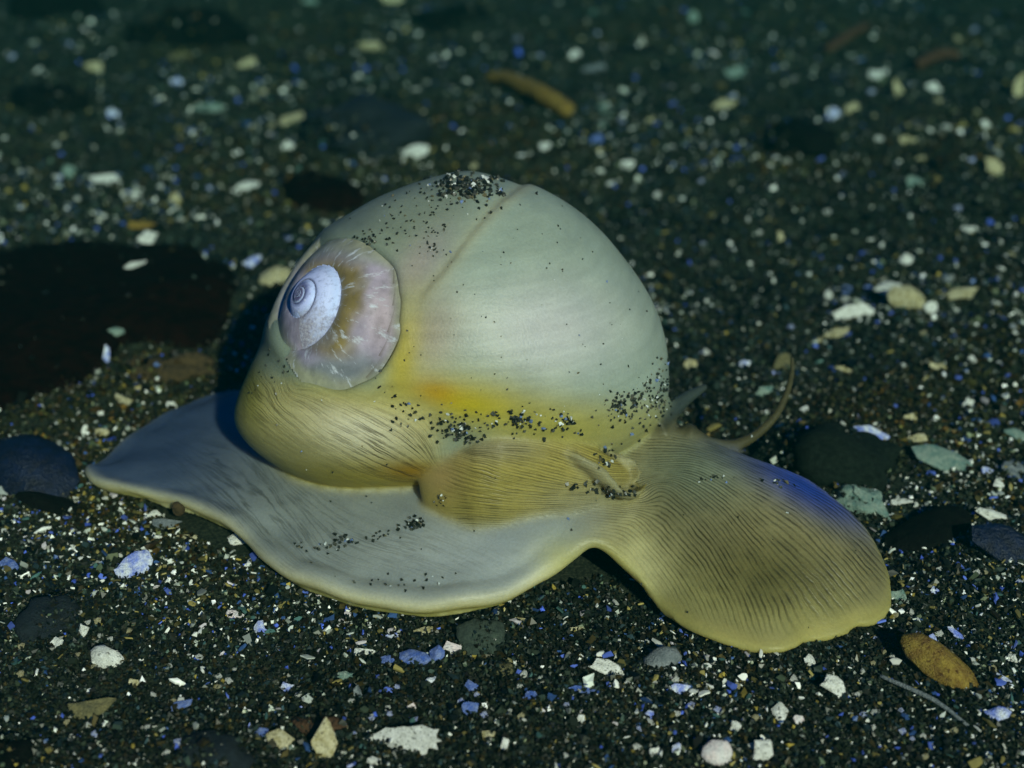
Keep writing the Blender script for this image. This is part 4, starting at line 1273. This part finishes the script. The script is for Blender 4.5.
frag(288, 149, 14, 12, 0, 'white', 'blurred round white chip below the beige strip', .8)
frag(247, 190, 34, 11, -10, 'white', 'white splinter in the distance left of the algae scrap', .6)
frag(252, 266, 24, 13, -20, 'bluewhite', 'blue-white chip at the right end of the dark frond', .7)
frag(107, 182, 38, 13, 4, 'white', 'white blurred slab beyond the dark frond', .7)
frag(70, 176, 18, 15, 20, 'teal', 'teal blurred chip left of the white slab beyond the frond', .7)
frag(176, 201, 14, 13, 0, 'cream', 'cream blurred dot right of the white slab beyond the frond', .8)
frag(135, 198, 12, 11, 0, 'white', 'white blurred dot below the white slab beyond the frond', .8)
frag(95, 70, 22, 14, 15, 'cream', 'blurred yellowish chip right of the black stone at upper left', .7)
frag(177, 84, 17, 10, 5, 'bluewhite', 'blurred blue-white chip below the long black stone', .7)
frag(210, 111, 40, 12, 0, 'teal', 'blurred pale teal strip at upper left', .6)
frag(247, 66, 24, 10, -15, 'cream', 'blurred pale chip right of the long black stone', .6)
frag(180, 58, 32, 10, 0, 'olive', 'blurred dull tan strip under the long black stone', .5)
frag(113, 117, 14, 12, 30, 'bluewhite', 'blurred blue-white dot between the black stone and the teal strip', .8)
frag(35, 5, 20, 11, 0, 'yellow', 'blurred yellow chip near the top left corner', .7)
# on and around the dark frond (these lie on top of it)
frag(141, 237, 38, 9, 3, 'yellow', 'ochre flake lying on the upper edge of the dark frond', .5, lift=.30)
frag(149, 252, 24, 15, -8, 'white', 'white three-cornered chip under the ochre flake on the frond', .9, lift=.30)
frag(138, 283, 24, 7, -12, 'white', 'thin white splinter in the middle of the dark frond', .6, lift=.45)
frag(108, 365, 9, 22, 0, 'bluewhite', 'upright blue-white splinter at the lower edge of the dark frond', 1.1, lift=.1)
frag(118, 343, 22, 11, -15, 'teal', 'teal chip on the lower edge of the dark frond', .7, lift=.2)
frag(98, 416, 15, 8, -5, 'white', 'white chip between the dark frond and the mussel shell, left one', .7)
frag(124, 402, 26, 9, 25, 'cream', 'cream curl of shell below the dark frond', .6)
frag(172, 408, 15, 11, 0, 'white', 'white chip beside the back edge of the tail of the foot', .8)
frag(102, 434, 22, 9, 5, 'cream', 'cream chip left of the tail of the foot', .6)
frag(85, 434, 8, 14, 15, 'white', 'upright white splinter left of the cream chip by the tail', 1.0)

# a scrap of brown husk caught on the rim of the foot
def build_husk():
    loc, nor = on_body(183, 506)
    P = [np.array(loc) + np.array(nor) * k + np.array(d) for k, d in ((.02, (-.12, 0, -.05)), (.10, (-.02, 0, 0)), (.16, (.03, 0, .08)), (.2, (.0, 0, .2)))]
    V, F, T3 = tube(P, [.06, .13, .10, .08], 10, 5)
    b = np.array(loc)
    o = put('husk', V - b, F + [(a, c, d) for a, c, d, _ in T3], b, W_['brown'], smooth=True)
    tag(o, 'tiny dark brown husk caught on the tail rim of the foot', 'husk')
build_husk()

# countless small chips: the ones that show largest are things of their own
def build_chips():
    rng = np.random.default_rng(23)
    n = 0
    cols = [('white', 'tiny white shell chip strewn loosely on the dark sand'), ('bluewhite', 'tiny bluish shell chip strewn loosely on the dark sand'), ('cream', 'tiny yellowish shell chip strewn loosely on the dark sand')]
    protos = {}
    while n < 215:
        px, py = rng.uniform(5, 1019), (rng.uniform(30, 760) if n % 3 else rng.uniform(560, 764))
        p = ground_at(px, py)
        if ((p[0] + 1.) / 8.6) ** 2 + ((p[1] + 5.2) / 5.2) ** 2 < 1: continue
        if px < 250 and 225 < py < 400: continue
        k = rng.choice(3, p=[.5, .22, .28])
        v = int(rng.integers(0, 5))
        t = np.linalg.norm(p - CAM)
        if (k, v) not in protos:
            protos[(k, v)] = plate('shell_chip', 512, 384, 50, 34, 0, W_[cols[k][0]], 300 + k * 10 + v, .45, .35, .5, .05, 9)
            o = protos[(k, v)]; base = True
        else:
            o = protos[(k, v)].copy(); COL.objects.link(o)
        s_ = rng.uniform(6, 13) * t / FPX / (50 * 33 / FPX)
        o.scale = (s_,) * 3
        o.rotation_euler = (0, 0, rng.uniform(-.8, .8))
        o.location = (p[0], p[1], p[2] + .035)
        tag(o, cols[k][1], 'shell chip', 'small shell chips strewn over the sand: ' + ('white', 'bluish', 'yellowish')[k])
        n += 1
build_chips()

build_sand()

# ------------------------------------------------------------------ haze: the water itself
def build_haze():
    b = bpy.data.materials.new('sea_water'); b.use_nodes = True
    t = b.node_tree; t.nodes.clear()
    pv = t.nodes.new('ShaderNodeVolumePrincipled')
    pv.inputs['Color'].default_value = (.0, .044, .038, 1)
    pv.inputs['Absorption Color'].default_value = (.03, .40, .37, 1)
    pv.inputs['Density'].default_value = .015
    pv.inputs['Anisotropy'].default_value = .2
    o = t.nodes.new('ShaderNodeOutputMaterial'); t.links.new(pv.outputs[0], o.inputs['Volume'])
    x0, x1, y0, y1, z0, z1 = -410, 410, -310, 910, -3, 18
    V = [(x, y, z) for z in (z0, z1) for y in (y0, y1) for x in (x0, x1)]
    F = [(0, 2, 3, 1), (4, 5, 7, 6), (0, 1, 5, 4), (2, 6, 7, 3), (0, 4, 6, 2), (1, 3, 7, 5)]
    h = mesh_obj('haze', V, F, b, smooth=False)
    tag(h, kind='stuff')
build_haze()
